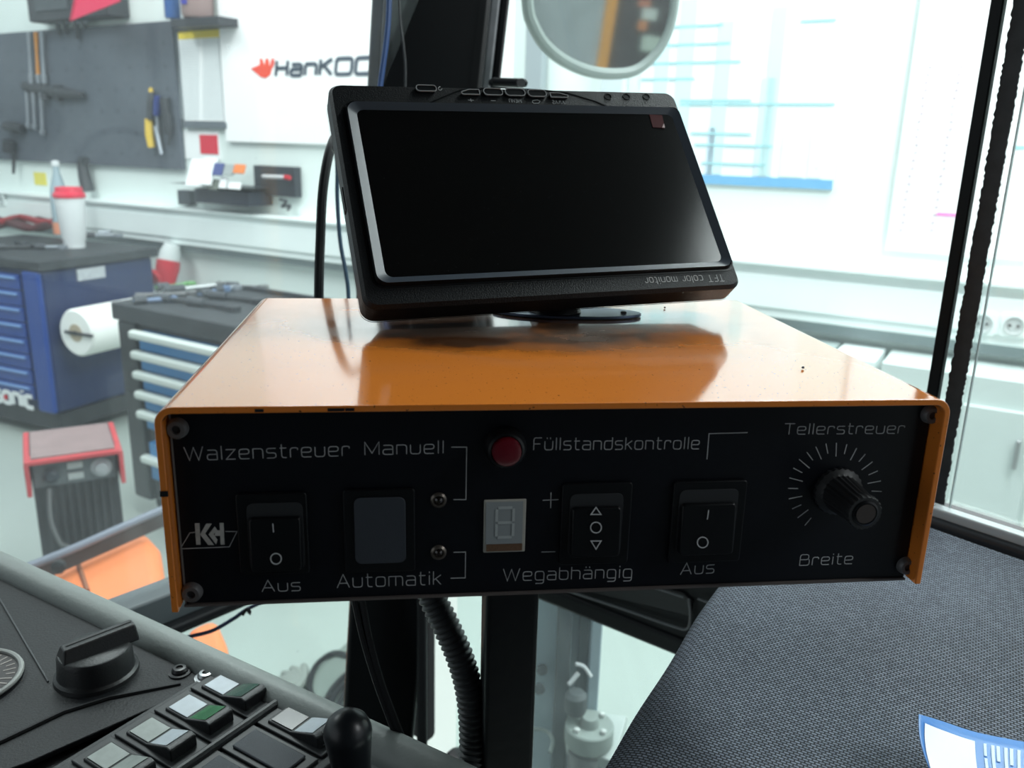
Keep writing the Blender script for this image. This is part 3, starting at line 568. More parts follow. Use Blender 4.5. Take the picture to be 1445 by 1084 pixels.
for u in (.03, hw-.03): add('foot', MB().box(q(u, .16, -1.56), hx*.03, hy*.24, UZ*.02), M_rubber, ht)

# ------------------------------------------------------------------ vehicle outside the glass: orange fender, bar, lower items
M_or2 = mat('orange_body_paint', (.78, .22, .07), .45, noise=.12, nscale=9)
fd = thing('orange_fender', 'orange front fender outside the left glass', 'fender', Pz(170, 880, -.9))
zf = -.74
P = [Pz(x, y, zf) for x, y in ((60, 795), (140, 760), (205, 742), (226, 765), (236, 830), (262, 905), (150, 985), (20, 900))]
add('panel', MB().prism(P, V((0, 0, -.16))), M_or2, fd, bevel=.03, seg=4)
a = Pz(104, 778, zf); b = Pz(124, 835, zf)
add('seam', MB().tube([a+UZ*.001, b+UZ*.001], .004, 6), mat('seam_brown', (.25, .09, .04), .6), fd)
P = [Pz(x, y, -.80) for x, y in ((262, 885), (306, 868), (320, 900), (327, 938), (300, 960), (262, 950))]
add('lower_panel', MB().prism(P, V((0, 0, -.10))), M_or2, fd, bevel=.02, seg=3)
P = [Pz(x, y, -.70) for x, y in ((40, 800), (100, 776), (170, 745), (232, 718), (300, 690))]
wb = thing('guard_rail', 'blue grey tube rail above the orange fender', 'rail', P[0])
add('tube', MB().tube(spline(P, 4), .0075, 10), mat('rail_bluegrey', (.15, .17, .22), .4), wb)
add('shadow_strip', MB().prism([P[0]-UZ*.005, P[-1]-UZ*.005, P[-1]-UZ*.035, P[0]-UZ*.035], V((.002, .008, 0))), mat('brown_black_shade', (.035, .024, .022), .7), wb)  # dark brown strip, the shade under the rail put into its colour
add('bolt', MB().lathe(Pz(88, 794, -.71)-V((0, .01, 0)), V((0, -1, 0)), [(.012, 0), (.012, .01), (.006, .014)], 10), M_rubber, wb)
# mat on the floor with cable loops
zc = -1.54
P = [Pz(x, y, zc) for x, y in ((520, 880), (436, 952), (428, 1005), (540, 1060))]
fm = thing('floor_pad', 'grey green pad on the floor seen through the lower left glass', 'pad', P[2])
add('pad', MB().prism(P, V((0, 0, -.03))), mat('pad_green_grey', (.15, .18, .16), .7, noise=.15, nscale=12), fm, bevel=.006)
mb = MB()
for pts in (((495, 930), (470, 926), (445, 945), (437, 975), (450, 995), (470, 985)), ((495, 928), (502, 950), (490, 975), (478, 998), (474, 1012)), ((462, 990), (470, 975), (490, 955), (500, 957)), ((452, 992), (460, 1005), (480, 975), (498, 962)), ((430, 1015), (460, 1008), (495, 1000))):
    mb.tube(spline([Pz(x, y, zc)+UZ*.009 for x, y in pts], 5), .009, 6)
add('coiled_cable', mb, M_rubber, None, label='thin black cable coiled loosely on the grey green pad', cat='cable')
cg = thing('work_glove', 'pale grey ribbed glove lying at the edge of the pad', 'glove', Pz(420, 975, zc))
mb = MB(); c0 = Pz(428, 965, -1.55)
for i in range(7):
    an = math.radians(95+i*26); e = c0+V((math.cos(an), math.sin(an), 0))*.075
    add('finger' if i < 5 else 'cuff_fold', MB().tube([c0+UZ*.01, c0.lerp(e, .6)+UZ*.014, e+UZ*.008], [.014, .016, .012], 8), mat('glove_grey', (.22, .24, .22), .8), cg)

# steel mast with flanged hub outside the lower right glass
M_mast = mat('mast_blue_grey', (.36, .45, .50), .5, noise=.08, nscale=8)
def vstrip(x0, x1, ypx, D, z0, z1, th, back=0.): a = Pd(x0, ypx, D); b = Pd(x1, ypx, D); a.z = b.z = z0; n = V((.15, .98, 0)); return MB().prism([a+n*back, b+n*back, b+n*(back+th), a+n*(back+th)], V((0, 0, z1-z0)))
ms = thing('steel_mast', 'blue grey steel mast outside the lower right glass', 'mast', Pd(800, 960, 1.25))
add('back_plate', vstrip(690, 845, 960, 1.25, -1.57, -.47, .04, .03), M_mast, ms, bevel=.003)
add('rubber_strip', vstrip(783, 804, 960, 1.25, -.99, -.47, .03), mat('strip_dark', (.055, .07, .08), .6, noise=.3, nscale=60), ms, bevel=.004)
add('slot', vstrip(815, 829, 960, 1.25, -.86, -.47, .012, .018), mat('slot_grey', (.12, .15, .165), .6), ms)
add('edge_flange', vstrip(830, 846, 960, 1.25, -1.57, -.47, .03, .0), M_mast, ms, bevel=.003)
for x, y in ((765, 943), (761, 970)): add('plug_hole', MB().lathe(Pd(x, y, 1.27), V((-.15, -.98, 0)), [(.008, 0), (.009, .006), (.005, .008)], 14), mat('hole_grey', (.05, .06, .065), .6), ms)
mb = MB().tube([Pd(803, 966, 1.235), Pd(816, 950, 1.235)], .0035, 8); add('latch_pin', mb, M_white, ms)
add('clip_wire', MB().tube(spline([Pd(812, 937, 1.235), Pd(824, 941, 1.235), Pd(834, 955, 1.235)], 4), .003, 8), M_white, ms)
hb = thing('flanged_hub', 'round flanged hub with bolts at the foot of the mast', 'hub', Pz(832, 1045, -.83))
hc = Pz(832, 1022, -.80); M_hub = mat('hub_grey_green', (.25, .29, .27), .5, noise=.12, nscale=20)
k = hc.length/F
add('flange', MB().lathe(hc-UZ*.03, UZ, [(30*k, 0), (32*k, .004), (32*k, .028), (30*k, .03), (12*k, .03)], 36), M_hub, hb)
add('boss', MB().lathe(hc, UZ, [(13*k, 0), (12*k, .010), (10*k, .013)], 24), M_hub, hb)
for i in range(4):
    an = math.radians(35+90*i); add('bolt', MB().lathe(hc+V((math.cos(an), math.sin(an), 0))*24*k, UZ, [(4.*k, 0), (4.*k, .005), (2.5*k, .006)], 6), mat('bolt_pale', (.55, .58, .56), .4), hb)
add('base_plate', MB().prism([Pz(x, y, -.832) for x, y in ((795, 1000), (885, 1010), (872, 1060), (865, 1075), (800, 1050))], V((0, 0, -.02))), mat('plate_grey', (.42, .46, .44), .5), hb, bevel=.003)
add('stem', MB().lathe(V((hc.x, hc.y, -1.57)), UZ, [(.03, 0), (.03, .73)], 20), M_dsteel, hb)
add('motor', MB().lathe(Pd(812, 998, 1.225)-UZ*.01, UZ, [(.012, 0), (.016, .006), (.016, .03), (.010, .036)], 18), mat('motor_dark', (.06, .07, .075), .6), hb)
add('hose_ring', MB().tube(spline([Pz(x, y, -.84) for x, y in ((744, 1030), (762, 1029), (774, 1034), (780, 1046), (776, 1062))], 4), .003, 8), M_hub, None, label='thin pale curved hose below the mast behind the black post', cat='hose')  # hose curve added where only a bright highlight shows

# ------------------------------------------------------------------ cab shell
cL, cL2 = V((-.075, .80, 0)), V((-.632, .298, 0))         # left glass plane
cR, cR2 = V((.100, .875, 0)), V((.60, .125, 0))          # right glass plane
dL = (cL2-cL).normalized(); dR = (cR2-cR).normalized(); nL = V((-dL.y, dL.x, 0)); nR = V((-dR.y, dR.x, 0))
nL = nL if nL.y > 0 else -nL; nR = nR if nR.y > 0 else -nR
ROOF = .46
struct('ceiling', MB().prism([V((-.95, -.8, ROOF)), V((.95, -.8, ROOF)), V((.95, -.2, ROOF)), cR2+UZ*ROOF, cR+V((.03, .03, ROOF)), cL+V((-.03, .03, ROOF)), V((-.95, .38, ROOF))], V((0, 0, .05))), mat('cab_headliner', (.022, .023, .025), .9), 'dark headliner of the vehicle cab', smooth=False)
struct('wall_rear', MB().box(V((0, -.78, -.35)), V((1.9, 0, 0)), V((0, .04, 0)), V((0, 0, 1.62))), mat('cab_rear', (.022, .023, .026), .8), 'dark rear wall of the cab', smooth=False)
# left window_1 : upper glass, sill bar, lower glass
def strip(p, d, t0, t1, z0, z1, n, th, off=0.): a = p+d*t0+n*off; b = p+d*t1+n*off; return MB().prism([V((*a.xy, z0)), V((*b.xy, z0)), V((*b.xy, z1)), V((*a.xy, z1))], n*th)
zA_, zB_, zC_ = Pp(200, 844, cL, nL).z, Pp(225, 877, cL, nL).z, Pp(313, 873, cL-nL*.015, nL).z
win1 = struct('window_1', strip(cL, dL, -.10, .95, zB_, zA_, nL, .03, -.01), mat('sill_blue_grey', (.10, .12, .13), .45), 'left cab glass with black frame and dusty pane', bevel=.003)
add('pane', strip(cL, dL, -.12, .95, zA_-.004, ROOF, nL, .005, .005), G_left, win1, smooth=False)
add('lower_pane', strip(cL, dL, -.10, .95, -1.1, zC_+.01, nL, .005, .005), G_low, win1, smooth=False)
add('frame_bar', strip(cL, dL, -.06, .95, zC_, zB_, nL, .03, -.015), M_pillar, win1, bevel=.005)
add('frame_gasket', strip(cL, dL, -.06, .95, zB_-.005, zB_+.003, nL, .012, -.022), M_rubber, win1, bevel=.003)
# right window_2: upper pane + divider + far pane ; sill
tdiv = (Pz(1328, 717, -.23).xy.to_3d()-cR).dot(dR)
win2 = struct('window_2', strip(cR, dR, .0, .95, -.262, -.232, nR, .04, -.018), mat('sill_black', (.010, .012, .016), .5), 'right cab side glass with black divider and sill', bevel=.004)
add('pane', strip(cR, dR, .0, tdiv, -.235, ROOF, nR, .005, .004), G_right, win2, smooth=False)
add('rear_pane', strip(cR, dR, tdiv+.001, .95, -.225, ROOF, nR, .005, .004), G_right, win2, smooth=False)
def vline(x0, x1, y0, th, off, m_, nm, z0=-.235, par=win2, bev=.001):
    pl_p = cR+nR*off; a = Pp(x0, y0, pl_p, nR); b = Pp(x1, y0, pl_p, nR)
    return add(nm, MB().prism([V((*a.xy, z0)), V((*b.xy, z0)), V((*b.xy, ROOF)), V((*a.xy, ROOF))], nR*th), m_, par, bevel=bev)
vline(1328.5, 1346, 420, .006, -.004, M_pillar, 'divider')
plf = cR+nR*.002; fa = Pp(1359, 420, plf, nR); fb = Pp(1383, 420, plf, nR); rj = random.Random(5); nz_ = 420
mb = MB(); L_f, R_f = [], []
for k in range(nz_+1):
    z_ = -.228+(ROOF+.228)*k/nz_; L_f.append(V((*(fa+(fb-fa)*rj.uniform(-.08, .04)).xy, z_))); R_f.append(V((*(fb+(fb-fa)*rj.uniform(-.06, .04)).xy, z_)))
for k in range(nz_): mb.prism([L_f[k], R_f[k], R_f[k+1], L_f[k+1]], nR*.0012)
add('frit_band', mb, mat('frit_black', (.035, .038, .042), .5, noise=.6, nscale=120), win2, smooth=False)
vline(1391, 1393, 420, .003, .001, mat('glass_edge', (.50, .60, .60), .2), 'glass_edge')
add('inner_rim', strip(cR, dR, tdiv-.002, .95, -.234, -.226, nR, .01, -.012), mat('rim_pale', (.55, .60, .62), .3), win2, bevel=.002)
# door panel below the sill, with recess, then lower glass
c3 = V((.085, .83, 0)); d3 = V((.72, -.695, 0)).normalized(); n3 = V((-d3.y, d3.x, 0)); n3 = n3 if n3.y > 0 else -n3
z3t, z3b = Pp(846, 871, c3, n3).z, Pp(640, 1060, c3, n3).z
win3 = struct('window_3', strip(c3, d3, -.03, .75, z3t, z3t+.02, n3, .035, -.014), M_black, 'lower right cab glass below the door panel', bevel=.005)
add('pane', strip(c3, d3, -.05, .75, z3b-.005, z3t+.005, n3, .005, .004), G_low, win3, smooth=False)
add('bottom_frame', strip(c3, d3, -.06, .75, -1.1, z3b, n3, .03, -.014), M_pillar, win3, bevel=.01)
cx3 = Pp(604, 1000, c3, n3); add('side_frame', strip(c3, d3, -.12, (cx3-c3).dot(d3), z3b-.01, z3t+.01, n3, .02, -.004), M_rubber, win3, bevel=.006)
dp = struct('wall_door_panel', strip(c3, d3, -.03, .75, z3t+.015, -.27, n3, .03, -.010), M_black, 'black plastic door panel below the right sill', bevel=.004)
def onR(px, py, off): return Pp(px, py, c3+n3*off, n3)
rec = [onR(x, y, -.010) for x, y in ((770, 818), (975, 868), (978, 846), (965, 835), (830, 800))]
add('recess_plate', MB().prism(rec, -n3*.003), mat('recess_dark', (.02, .022, .024), .45), dp, bevel=.001)
mbp = spline([onR(x, y, -.016) for x, y in ((795, 832), (880, 860), (950, 884), (970, 887), (974, 868), (972, 845))], 5)
M_rg = mat('rim_grey', (.14, .15, .16), .4)
add('recess_rim', MB().tube(mbp, .0012, 6), M_rg, dp)
add('recess_rim', MB().tube([onR(900, 822, -.016), onR(965, 843, -.016)], .0010, 6), M_rg, dp); add('recess_rim', MB().tube([onR(985, 845, -.016), onR(1040, 865, -.016)], .0010, 6), M_rg, dp)

# corner pillar
def line(x0, y0, x1, y1, D0, D1):
    a, b = Pd(x0, y0, D0), Pd(x1, y1, D1)
    return lambda z: a+(b-a)*((z-a.z)/(b.z-a.z))
lf = line(540, 0, 492, 850, .80, .79); rt = line(694, 0, 604, 850, .83, .80)
def pil(l, r, m_, nm, par, z0, z1, th=.06, off=0, bev=.006):
    n = V((.05, .99, 0)); A_ = [l(z0)+n*off, r(z0)+n*off, r(z0)+n*(off+th), l(z0)+n*(off+th)]; B_ = [l(z1)+n*off, r(z1)+n*off, r(z1)+n*(off+th), l(z1)+n*(off+th)]
    return add(nm, MB().loft(A_, B_), m_, par, bevel=bev) if par else struct(nm, MB().loft(A_, B_), m_, 'black corner pillar of the cab behind the monitor', bevel=bev)
tp = pil(lf, rt, M_pillar, 'trim_1', None, -1.1, ROOF)
pil(line(523, 0, 478, 850, .81, .80), line(541, 0, 493, 850, .81, .80), M_gasket, 'left_seal', tp, -.40, ROOF, .03, .01, .003)
pil(line(692, 0, 602, 850, .835, .81), line(707, 0, 612, 850, .835, .81), mat('pale_seal', (.16, .18, .19), .5, noise=.3, nscale=60), 'right_seal', tp, -.25, ROOF, .02, .01, .003)
pil(line(706, 0, 611, 850, .836, .812), line(720, 0, 622, 850, .836, .812), M_pillar, 'outer_flange', tp, -.25, ROOF, .03, .01, .003)
pil(line(588, 0, 588, 850, .79, .775), line(600, 0, 602, 850, .79, .775), M_rubber, 'rib', tp, -.9, -.36, .02, .0, .003)
P = [Pd(x, y, D) for x, y, D in ((548, -60, .78), (549, 0, .78), (546, 50, .78), (538, 110, .78), (530, 170, .78), (522, 260, .78))]
add('blue_wire', MB().tube(spline(P), .0024, 8), mat('blue_wire', (.03, .09, .28), .4), None, label='thin blue wire running down the left edge of the pillar', cat='wire')
P = [Pd(x, y, .775) for x, y in ((562, -60), (564, 20), (570, 70), (572, 110), (568, 200))]
add('thin_wire', MB().tube(spline(P), .0010, 6), M_gasket, None, label='hair thin grey wire on the black pillar', cat='wire')
cb = thing('pillar_clamp', 'small black clamp at the right of the pillar above the monitor', 'clamp', Pd(715, 122, .79))
add('block', MB().box(Pd(717, 117, .79), V((.036, 0, .0)), V((0, .02, 0)), V((0, 0, .008))), M_black, cb, bevel=.005); add('screw', MB().lathe(Pd(735, 117, .775), V((0, -1, 0)), [(.004, 0), (.004, .003)], 8), M_dsteel, cb)

# cables left of the monitor
P = [Pd(x, y, D) for x, y, D in ((520, 200, .60), (482, 190, .58), (467, 208, .56), (456, 265, .55), (452, 340, .55), (450, 420, .55), (452, 520, .56), (470, 700, .6), (500, 850, .64))]
add('monitor_cable', MB().tube(spline(P), .0032, 10), M_rubber, None, label='thick black cable curving down left of the monitor behind the box', cat='cable')
P = [Pd(x, y, .7) for x, y in ((474, 180), (476, 240), (476, 280), (480, 340), (488, 385), (492, 425), (494, 560))]
add('blue_cable', MB().tube(spline(P), .0017, 8), mat('petrol_cable', (.02, .07, .13), .4), None, label='thin dark blue cable right of the thick black cable', cat='cable')

# ------------------------------------------------------------------ mirror outside
mc = Pd(848, -62, 1.15); view = mc.normalized(); refl = V((.80, -.60, .02)).normalized(); mn = (refl-view).normalized()
# flat-on look: keep the outline traced on a plane facing between the viewer and the vehicle's flank
outline = [(742, -150), (742, -60), (745, 10), (752, 35), (768, 62), (795, 85), (830, 100), (865, 104), (895, 99), (920, 80), (937, 55), (947, 25), (953, -20), (957, -80), (955, -150), (925, -200), (850, -215), (775, -200)]
mn2 = mn
O3 = [Pp(x, y, mc, mn2) for x, y in outline]; ctr = sum(O3, V())/len(O3); O3 = spline(O3+[O3[0]], 4)[:-1]
mi = thing('wing_mirror', 'rounded wing mirror with pale rim hanging at the top of the view', 'mirror', ctr-UZ*.13)
add('rim', MB().tube([p for p in O3], .0085, 10, close=True), mat('mirror_rim', (.42, .50, .47), .35), mi)
add('housing', MB().loft([ctr+(p-ctr)*1.02-mn2*.004 for p in O3], [ctr+(p-ctr)*.72-mn2*.05 for p in O3]), mat('housing_grey', (.06, .07, .08), .5), mi)
add('mirror_glass', MB().prism([ctr+(p-ctr)*.985 for p in O3], mn2*.003), mat('mirror_silver', (.42, .48, .46), .05, metal=1., noise=.12, nscale=25), mi)
add('arm', MB().tube([ctr-mn2*.05+UZ*.05, ctr-mn2*.09+UZ*.2+V((-.05, -.05, 0)), V((.12, .98, .55))], .012, 10), M_black, mi)
def mref(px, py, t): p = Pp(px, py, mc, mn2); d = p.normalized(); r = d-mn2*2*d.dot(mn2); return p+r*t
a, b = mref(848, 88, 1.6), mref(856, 0, 1.6); c = mref(862, -30, 1.6)
ax = (mref(866, 50, 1.6)-mref(850, 50, 1.6))
dd = (b-a).normalized()
op = thing('orange_post', 'orange upright post of the vehicle, seen only in the mirror', 'post', V((a.x, a.y, -1.57)))
b0 = V((a.x, a.y, -1.57)); up3 = UZ
rdir = (mref(848, 60, 1.6)-Pp(848, 60, mc, mn2)).normalized(); sx = rdir.cross(UZ).normalized()
add('bar', MB().box(V((a.x, a.y, -.4)), sx*ax.length*.95, rdir*.04, UZ*2.34), mat('post_orange', (1., .38, .03), .5), op, bevel=.004); add('foot_plate', MB().box(b0+UZ*.01, sx*.12, rdir*.12, UZ*.02), M_dsteel, op, bevel=.003)
g0 = mref(890, 50, 1.9)
sp = thing('spreader_body', 'dark brown machine body with pale and orange panels, seen in the mirror', 'machine', V((g0.x, g0.y, -1.57)))
sgn = 1 if (mref(900, 50, 1.9)-mref(860, 50, 1.9)).dot(sx) > 0 else -1
cb_ = mref(862, 50, 1.9); W3 = .55
add('hopper', MB().box(V((*(cb_+sx*sgn*W3/2).xy, -.5))+rdir*.2, sx*W3, rdir*.4, UZ*2.1), mat('machine_brown', (.035, .022, .024), .6, noise=.6, nscale=14), sp, bevel=.01)
for (x, y, w_, h_, cc_) in ((915, 20, .05, .035, (.7, .72, .7)), (905, 36, .03, .03, (.75, .25, .08)), (918, 62, .07, .05, (.6, .66, .6)), (908, 5, .04, .02, (.7, .2, .1))):
    p = mref(x, y, 1.84); add('panel', MB().box(p-rdir*.003, sx*w_, rdir*.006, UZ*h_), mat('mp%d' % x, cc_, .5), sp)

# ------------------------------------------------------------------ support post, hose, lower cables
S = .26; BX0, BY0, BZT = -.2976*S, .98535*S, -.3061*S; BD, BH = .7227*S, .2686*S; BX1 = BX0+S
pa, pb = Py(684, 960, .345), Py(757, 960, .345)
ps = thing('support_post', 'black square steel post carrying the orange box', 'post', V((pa.lerp(pb, .5).x, .36, -1.1)))
pw = (pb-pa).length
add('tube', MB().box(V(((pa.x+pb.x)/2, .345+pw/2, (BZT-BH-1.1)/2+.002)), V((pw, 0, 0)), V((0, pw, 0)), V((0, 0, BZT-BH+1.1))), mat('post_black', (.005, .006, .008), .5, spec=.25, bump=.3, bscale=150), ps, bevel=.0025)
add('flange', MB().box(V(((pa.x+pb.x)/2, .345+pw/2, BZT-BH-.0035)), V((.07, 0, 0)), V((0, .06, 0)), V((0, 0, .003))), M_black, ps, bevel=.001)
add('foot_plate', MB().box(V(((pa.x+pb.x)/2, .345+pw/2, -1.097)), V((.08, 0, 0)), V((0, .08, 0)), V((0, 0, .006))), M_black, ps, bevel=.001)
P = spline([Pd(x, y, D) for x, y, D in ((598, 790, .42), (607, 835, .42), (628, 880, .42), (648, 925, .42), (661, 970, .42), (667, 1020, .42), (667, 1084, .42), (662, 1180, .42))], 30)
# resample evenly and corrugate
L_ = [0.]
for i in range(1, len(P)): L_.append(L_[-1]+(P[i]-P[i-1]).length)
def at(s):
    for i in range(1, len(P)):
        if L_[i] >= s: t = (s-L_[i-1])/(L_[i]-L_[i-1]); return P[i-1].lerp(P[i], t)
    return P[-1]
pts, rad = [], []; s = 0; pitch_ = .0031; i = 0
while s < L_[-1]:
    pts.append(at(s)); rad.append((.0067, .0071, .0071, .0067, .0061, .0061)[i % 6]); s += pitch_/6; i += 1
add('corrugated_hose', MB().tube(pts, rad, 20), mat('hose_dark_grey', (.03, .033, .037), .45), None, label='dark grey corrugated cable hose hanging beside the black post', cat='hose')
lc = thing('twin_cable', 'pair of black cables running down from the box toward the lever', 'cable', Pd(575, 1100, .40))
for dx in (0, 9):
    P = [Pd(x+dx*k, y, D) for x, y, D, k in ((492, 800, .40, 1.2), (500, 845, .40, 1.2), (512, 900, .40, 1), (530, 960, .40, .8), (550, 1015, .40, .8), (566, 1060, .40, .9), (580, 1130, .40, 1), (590, 1200, .40, 1))]
    add('strand', MB().tube(spline(P), .0016, 8), M_rubber, lc)
P = [Pd(x, y, .74) for x, y in ((245, 905), (270, 898), (300, 890), (330, 873), (352, 858), (400, 835), (440, 800))]
wl = thing('sill_wire', 'dark blue wire with cable tie under the left window bar', 'wire', P[0]); add('wire', MB().tube(spline(P), .0018, 8), mat('navy_wire', (.01, .02, .06), .4), wl)
add('cable_tie', MB().tube(spline([Pd(x, y, .735) for x, y in ((342, 868), (348, 860), (353, 866), (350, 858))], 3), .0015, 6), M_rubber, wl)

# ------------------------------------------------------------------ the orange control box
bb = V((BX0+S/2, BY0+BD/2, BZT-BH)); box = thing('control_box', 'orange sheet metal spreader control box with black front panel and switches', 'control box', bb)
DUST = tuple(Pz(745, 462, BZT)-bb)
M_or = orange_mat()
T = .0022; R_ = .0055
def prof(o):  # outer offset o inwards
    pts = [(BX0+o, BZT-BH)]; r = R_-o
    for k in range(7): a = math.pi-(math.pi/2)*k/6; pts.append((BX0+o+r+r*math.cos(a), BZT-o-r+r*math.sin(a)))
    for k in range(7): a = math.pi/2-(math.pi/2)*k/6; pts.append((BX1-o-r+r*math.cos(a), BZT-o-r+r*math.sin(a)))
    pts.append((BX1-o, BZT-BH)); return pts
po_, pi_ = prof(0), prof(T)
mb = MB(); n = len(po_); vs = []
for y in (BY0, BY0+BD):
    vs.append(([mb.bm.verts.new((x, y, z)) for x, z in po_], [mb.bm.verts.new((x, y, z)) for x, z in pi_]))
(o0, i0), (o1, i1) = vs
for k in range(n-1):
    mb.bm.faces.new((o0[k], o0[k+1], o1[k+1], o1[k])); mb.bm.faces.new((i0[k], i1[k], i1[k+1], i0[k+1]))
    mb.bm.faces.new((o0[k], i0[k], i0[k+1], o0[k+1])); mb.bm.faces.new((o1[k], o1[k+1], i1[k+1], i1[k]))
for k in (0, n-1): mb.bm.faces.new((o0[k], o1[k], i1[k], i0[k]))
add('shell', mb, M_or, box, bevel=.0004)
RC = .0065; YP = BY0+RC            # face plane of the panel
pf = lambda x, y, d=0.: Py(x, y, YP-d)
px0, px1 = BX0+T+.0004, BX1-T-.0004
zt_, zb_ = BZT-T-.0006, (pf(250, 849).z+pf(1280, 817).z)/2
add('front_panel', MB().box(V(((px0+px1)/2, YP+.001, (zt_+zb_)/2)), V((px1-px0, 0, 0)), V((0, .002, 0)), V((0, 0, zt_-zb_))), M_panel, box, bevel=.0003)
add('panel_edge', MB().box(V(((px0+px1)/2, YP+.0003, zb_-.0004)), V((px1-px0, 0, 0)), V((0, .0026, 0)), V((0, 0, .0008))), mat('edge_brown_grey', (.10, .085, .08), .5), box)
add('panel_edge', MB().box(V((px0+.0004, YP-.0001, (zt_+zb_)/2)), V((.0005, 0, 0)), V((0, .0006, 0)), V((0, 0, zt_-zb_))), mat('edge_grey', (.16, .16, .16), .5), box)
add('bottom_plate', MB().box(V(((BX0+BX1)/2, BY0+BD/2+.004, BZT-BH+.001)), V((S-2*T, 0, 0)), V((0, BD-.008, 0)), V((0, 0, .002))), M_black, box)
add('back_panel', MB().box(V(((BX0+BX1)/2, BY0+BD-.003, BZT-BH/2)), V((S-2*T-.001, 0, 0)), V((0, .002, 0)), V((0, 0, BH-2*T))), M_black, box)
# paint chips on the front edge
for a, b, c, d in ((359, 573, 372, 577.5), (462, 572, 486, 578), (487, 572, 500, 576)):
    p0 = Py(a, b, BY0); p1 = Py(c, d, BY0); mid = p0.lerp(p1, .5); add('paint_chip', MB().box(V((mid.x, BY0+.0002, BZT-.0013)), V((abs(p1.x-p0.x), 0, 0)), V((0, .0006, 0)), V((0, 0, .0010))), M_rubber, box)
mid = Py(228, 697, BY0); add('paint_chip', MB().box(V((BX0+.0011, BY0, mid.z)), V((.0024, 0, 0)), V((0, .0006, 0)), V((0, 0, .0018))), M_rubber, box)
NF = V((0, -1, 0)); XF = V((1, 0, 0))
LW, LT = .00025, .00012
def word(s, l, r, top, nm='lettering', faint=False):
    a = pf(*l); b = pf(*r); h = pf(l[0], top).z-a.z; slope = 0
    return add(nm, text(s, V((a.x, YP, a.z)), V((b.x-a.x, 0, b.z-a.z)).normalized(), UZ, NF, h, (b-a).length, LW, LT), M_ink, box)
word('Walzenstreuer', (261, 650), (493, 643), 631); word('Manuell', (515, 642), (626, 639.5), 624); word('Füllstandskontrolle', (753, 635), (986, 633.5), 618)
word('Tellerstreuer', (1106, 613), (1275, 611.5), 598); word('Aus', (370, 835), (424, 833.5), 819); word('Automatik', (476, 829.5), (622, 824.5), 811)
word('Wegabhängig', (710, 820), (891, 815), 803); word('Aus', (960, 811), (1007, 808.5), 795); word('Breite', (1128, 798), (1202, 795.5), 783)
def lines(nm, pls, m_=M_ink, lw=LW, d=0.):
    mb = MB()
    for pl_ in pls: mb.ribbon([pf(x, y, d) for x, y in pl_], NF, lw, LT)
    return add(nm, mb, m_, box)
lines('bracket_line', [[(637, 631), (658.5, 631), (657.5, 705), (640, 705)]]); lines('bracket_line', [[(640, 779.5), (657, 779), (656.5, 815.5), (636, 816)]])
lines('bracket_line', [[(997.5, 648), (1000.5, 612), (1055, 610.5)]])
lines('plus_sign', [[(766, 706), (788, 705)], [(777.5, 695), (777, 717)]]); lines('minus_sign', [[(764, 779), (784, 778.5)]])
lines('logo_frame', [[(276, 751), (268, 752), (254.5, 774.5), (323.7, 771.7), (334.6, 750), (318, 750)]], lw=.00022)
mb = MB()
for poly in (((275, 738.5), (281.5, 738.5), (283, 768.5), (277, 768.5)), ((291, 739), (299, 739), (289.5, 753), (302, 769), (294, 769), (282.5, 754)), ((303, 743), (306.5, 748), (301.5, 754), (307, 762), (305, 768), (294.5, 754)),
             ((304, 748.5), (311, 748.5), (311.5, 756), (303, 756)), ((310, 738), (315.5, 738), (317, 768.5), (311.5, 768.5))):
    mb.prism([pf(x, y) for x, y in poly], NF*LT*1.5)
add('logo_letters', mb, mat('logo_silver', (.50, .50, .48), .6, noise=.3, nscale=600), box)
mb = MB(); ctk = (1178, 691)
for i in range(20):
    an = math.radians(-140+i*12.9); r1 = 66; r0 = 47 if i % 2 else 52
    s_, c_ = math.sin(an), math.cos(an)
    if an > math.radians(98): break
    mb.ribbon([pf(ctk[0]+s_*r0, ctk[1]-c_*r0), pf(ctk[0]+s_*r1, ctk[1]-c_*r1)], NF, .00028, LT)
add('scale_tick', mb, M_ink, box, kind='stuff')
# screws
for x, y, r in ((249, 606, .0034), (270, 838, .0034), (1315, 586, .0033), (1280, 800, .0033)):
    c = pf(x, y, .0015); s_ = add('panel_screw', MB().lathe(V((c.x, YP, c.z)), NF, [(r*1.02, 0), (r, .0006), (r*.95, .0016), (r*.78, .0024), (r*.42, .0024), (r*.40, .0012)], 28), M_dsteel, box)
    add('hex_socket', MB().lathe(V((c.x, YP-.0012, c.z)), NF, [(r*.42, 0), (r*.42, .0004)], 6), M_dgr, s_)
